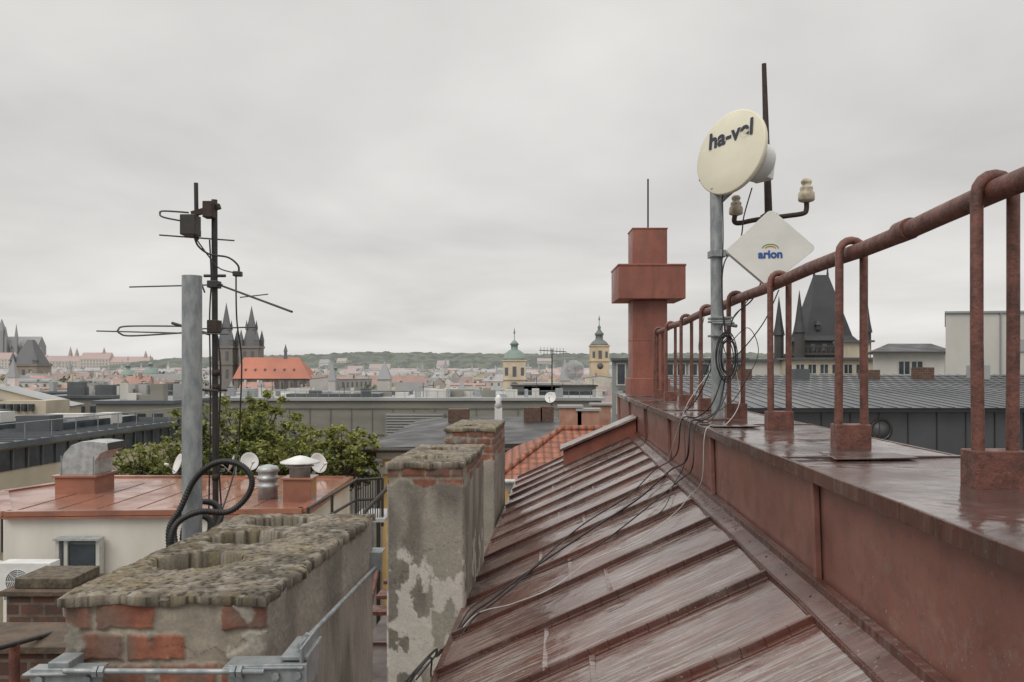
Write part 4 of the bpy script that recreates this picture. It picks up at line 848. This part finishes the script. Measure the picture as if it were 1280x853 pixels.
# ================= dish pole
e=E('antenna_pole_with_dishes');g=B('pole',e);k_=B('brackets',e,.003);ds=B('microwave_dish',e);ru=B('radio_unit',e,.01);pa=B('panel_antenna',e,.006);cb_=B('cables',e)
dp_=5.9;bp=S(897,525,dp_);tp=S(895,238,dp_)
g.tube([bp,tp],.044,GALV,20);g.lathe(tp,[(.046,0),(.046,.01)],GALV,20)
for v in(402,420,398): k_.box(*(lambda p:(p.x-.075,p.x+.075,p.y-.07,p.y+.07,p.z-.008,p.z+.008))(S(900,v,dp_)),GALV)
k_.tube([S(890,404,dp_-.08),S(918,404,dp_-.08)],.008,GALV,6);k_.tube([S(897,404,dp_),R(1.33,6.1,.35)],.015,GALV,6)
k_.box(*(lambda p:(p.x-.09,p.x+.09,p.y-.09,p.y+.09,p.z-.0,p.z+.012))(bp),RUST)
yaw=math.radians(56);n_=Vector((-math.sin(yaw),-math.cos(yaw),.16)).normalized();ct=S(914,191,5.8);rd_=.312
ds.lathe(ct,[(.02,-.26),(.06,-.25),(.12,-.2),(.2,-.13),(.27,-.06),(rd_-.005,-.02),(rd_,-.012),(rd_,.014),(rd_-.008,.018),(.15,.024),(.001,.026)],CREAM,56,n_)
ru.lathe(ct-n_*.25,[(.075,0),(.075,-.1)],GALV2,16,n_)
rt=Vector((math.cos(yaw),-math.sin(yaw),0)).normalized();up=n_.cross(rt)
if up.z<0:up=-up
bb=lambda c_,w,h,d_,bl,m:bl.hexa([c_+rt*sx*w+up*sz*h+n_*sy*d_ for sz in(-1,1) for sx,sy in((-1,1),(1,1),(1,-1),(-1,-1))],m)
bb(ct-n_*.32+rt*.03-up*.02,.08,.10,.04,ru,WHITE2)
ru.lathe(ct-n_*.12+rt*.08-up*.03,[(.14,0),(.15,-.04),(.14,-.11),(.09,-.15),(.02,-.16)],WHITE2,24,n_)
bb(ct-n_*.16-rt*.26-up*.05,.012,.09,.03,k_,GALV);k_.tube([ct-n_*.1-rt*.40,ct-n_*.1-rt*.15],.01,IRON,6);k_.tube([ct-n_*.12-rt*.40-up*.09,ct-n_*.12-rt*.1-up*.09],.01,IRON,6);k_.tube([ct-n_*.11-rt*.36-up*.13,ct-n_*.11-rt*.36+up*.05],.01,IRON,6)
k_.tube([tp-Vector((0,0,.1)),ct-n_*.2-up*.1,ct-n_*.26],.03,GALV,10)
rollM=Matrix.Rotation(math.radians(4),4,'Z')
Mx=Matrix.Translation(ct+n_*.0285+up*.125+rt*.0)@Matrix((rt,up,n_)).transposed().to_4x4()@rollM
text('lettering','ha-vel',.172,Mx,NAVY,e,.0045)
pc=[S(963,262,5.65),S(1020,311,5.6),S(959,359,5.6),S(906,314,5.65)]
nrm=((pc[1]-pc[0]).cross(pc[2]-pc[0])).normalized()
if nrm.y>0:nrm=-nrm
rp=[];cen=sum(pc,Vector())/4
for i in range(4):
    p=pc[i];a_=pc[i-1];b_=pc[(i+1)%4]
    for t in(.07,.035):rp.append(p.lerp(a_,t) if t==.07 else p.lerp(cen,.035).lerp(a_,.02))
    for t in(.035,.07):rp.append(p.lerp(b_,t) if t==.07 else p.lerp(cen,.035).lerp(b_,.02))
n8=len(rp)
fr_=[p+nrm*.02 for p in rp];bk=[p-nrm*.03 for p in rp]
pa.add(fr_+bk,[tuple(range(n8)),tuple(range(n8,2*n8))[::-1]]+[(i,n8+i,n8+(i+1)%n8,(i+1)%n8) for i in range(n8)],WHITEP)
pr=Vector((1,0,0));pr=(pr-nrm*pr.dot(nrm)).normalized();pu=nrm.cross(pr)
if pu.z<0:pu=-pu
Mp=Matrix((pr,pu,nrm)).transposed().to_4x4()
text('lettering','arion',.08,Matrix.Translation(cen+nrm*.022-pu*.045)@Mp,BLUE,e,.003)
pa.tube([cen+nrm*.022+pr*(.055*math.cos(t))+pu*(.03*math.sin(t)) for t in [i*.25 for i in range(0,13)]],.004,GREEN,5)
pa.tube([cen+nrm*.022+pr*(.035*math.cos(t))+pu*(.015*math.sin(t)) for t in [i*.25 for i in range(0,13)]],.004,ORANGE,5)
k_.tube([cen-nrm*.04,cen-nrm*.12,S(900,318,dp_)],.02,GALV,8);k_.box(*(lambda p:(p.x-.055,p.x+.055,p.y-.06,p.y+.06,p.z-.025,p.z+.025))(S(896,318,dp_)),GALV)
for q in range(7):
    r1=.062+.007*q;c_=S(909,446,dp_-.1-.008*q)
    pts=[c_+Vector((r1*.75*math.cos(t)+.01*math.sin(q),.01*math.sin(3*t+q),r1*1.75*math.sin(t))) for t in [i*2*math.pi/24 for i in range(25)]]
    cb_.tube(pts,.004,CABLE,6)
cc2=lambda pts,r=.005,m=CABLE:cb_.tube(cat(pts,8),r,m,6)
cc2([S(940,235,5.9),S(930,270,5.9),S(925,300,5.9),S(905,330,5.83),S(903,380,5.83),S(908,420,5.8)])
cc2([S(955,345,5.7),S(940,375,5.75),S(918,395,5.78),S(910,425,5.78)]);cc2([S(903,240,5.85),S(904,300,5.84),S(902,350,5.84),S(906,420,5.8)],.004)
e=E('roof_cables');cb_=B('cable_runs',e)
OR=lambda u,v:onroof(u,v,.045)
cc2([S(907,470,5.8),S(898,510,5.75),R(.99,5.55,ZL+.02),R(.885,5.5,ZL+.0),R(.86,5.5,-.6),OR(838,588),OR(800,622),OR(750,655),OR(700,688),OR(650,722),OR(615,750),OR(590,768),R(-.66,4.3,-1.52),S(545,812,3.9),S(520,838,3.7),S(495,866,3.4)],.0065)
cc2([S(912,470,5.8),S(905,500,5.7),R(1.0,5.4,ZL+.02),R(.885,5.3,ZL+.0),R(.85,5.2,-.62),OR(850,600),OR(790,650),OR(735,690),OR(690,710),OR(640,730),OR(600,752),OR(580,772),R(-.66,4.4,-1.6),S(552,812,4.2),S(520,850,4.0)],.0045)
cc2([S(903,470,5.8),S(890,505,5.8),R(1.0,5.9,ZL+.02),R(.885,5.9,ZL+.0),R(.86,6.0,-.62),OR(818,588),OR(785,620),OR(730,655),OR(688,690),OR(640,735),OR(606,762),OR(588,778),R(-.67,4.2,-1.6),S(538,822,3.8),S(508,858,3.6)],.005)
cc2([S(918,455,5.8),S(925,500,5.7),R(1.05,5.1,ZL+.02),R(.885,4.9,ZL),R(.86,4.9,-.66),OR(862,620),OR(845,640),OR(800,675),OR(740,700),OR(690,735),OR(640,755),OR(590,772),R(-.68,4.3,-1.6),S(548,830,4.0)],.0025,CABW)
cc2([R(1.33,6.3,.5),R(1.2,6.2,.1),R(1.0,6.0,-.15),R(.9,5.9,-.3),R(.82,6.2,-.7)],.0025,CABW)
cc2([S(905,420,5.8),S(870,500,6.5),S(840,520,8),R(1.1,9,ZL+.02),R(1.0,11,ZL+.02)],.005)
cc2([R(1.33,4.9,.5),R(1.3,5.2,.3),R(1.22,5.7,.1),R(1.18,5.85,.2),R(1.2,6.1,.5)],.004);cc2([S(915,400,5.8),S(950,360,5.5),S(985,345,5.0)],.003);cc2([S(905,400,5.8),S(880,470,6.2),S(850,520,7),R(.885,8.2,ZL),R(.85,8.3,-.75),OR(740,580),OR(700,600)],.003)
cc2([S(912,430,5.8),S(935,410,5.7),S(948,440,5.6),S(930,480,5.6),S(912,505,5.7),R(1.0,5.7,ZL+.02),R(.885,5.7,ZL),R(.86,5.6,-.64),OR(842,606),OR(826,640),OR(770,672)],.003)
cc2([R(1.3,7.3,.5),R(1.2,7.0,.2),R(1.18,6.4,.05),R(1.16,5.95,.15)],.0035);cc2([R(1.16,5.95,.9),R(1.25,6.5,.62),R(1.33,7.3,.58),R(1.34,8.5,.58)],.003)
# ================= iron mast with insulators
e=E('iron_mast_with_insulators');g=B('mast',e);a_=B('insulator_arm',e);i_=B('insulators',e)
dm=6.15
g.tube([S(963,365,dm),S(960.5,262,dm),S(955,80,dm)],0,IRON,10,rad=[.032,.03,.018]);pm=S(963,365,dm);g.tube([pm,(pm.x+.01,pm.y,H+ZL)],.02,IRON,8)
a_.tube(cat([S(919,268,dm),S(918,277,dm),S(925,279,dm),S(945,275,dm),S(985,270,dm),S(1004,267,dm),S(1008,262,dm),S(1008,250,dm)],5),.019,IRON,10)
a_.box(*(lambda p:(p.x-.05,p.x+.05,p.y-.05,p.y+.05,p.z-.04,p.z+.03))(S(961,273,dm)),IRON)
for u,v,s in((1008,250,1.),(920,267,.85)):
    i_.lathe(S(u,v,dm),[(z*s,w*s) for z,w in[(.025,-.02),(.055,-.01),(.062,.0),(.06,.05),(.045,.07),(.05,.085),(.045,.1),(.03,.11),(.038,.125),(.042,.14),(.03,.16),(.01,.165)]],CERAM,20)
for b in ALL:b.make()
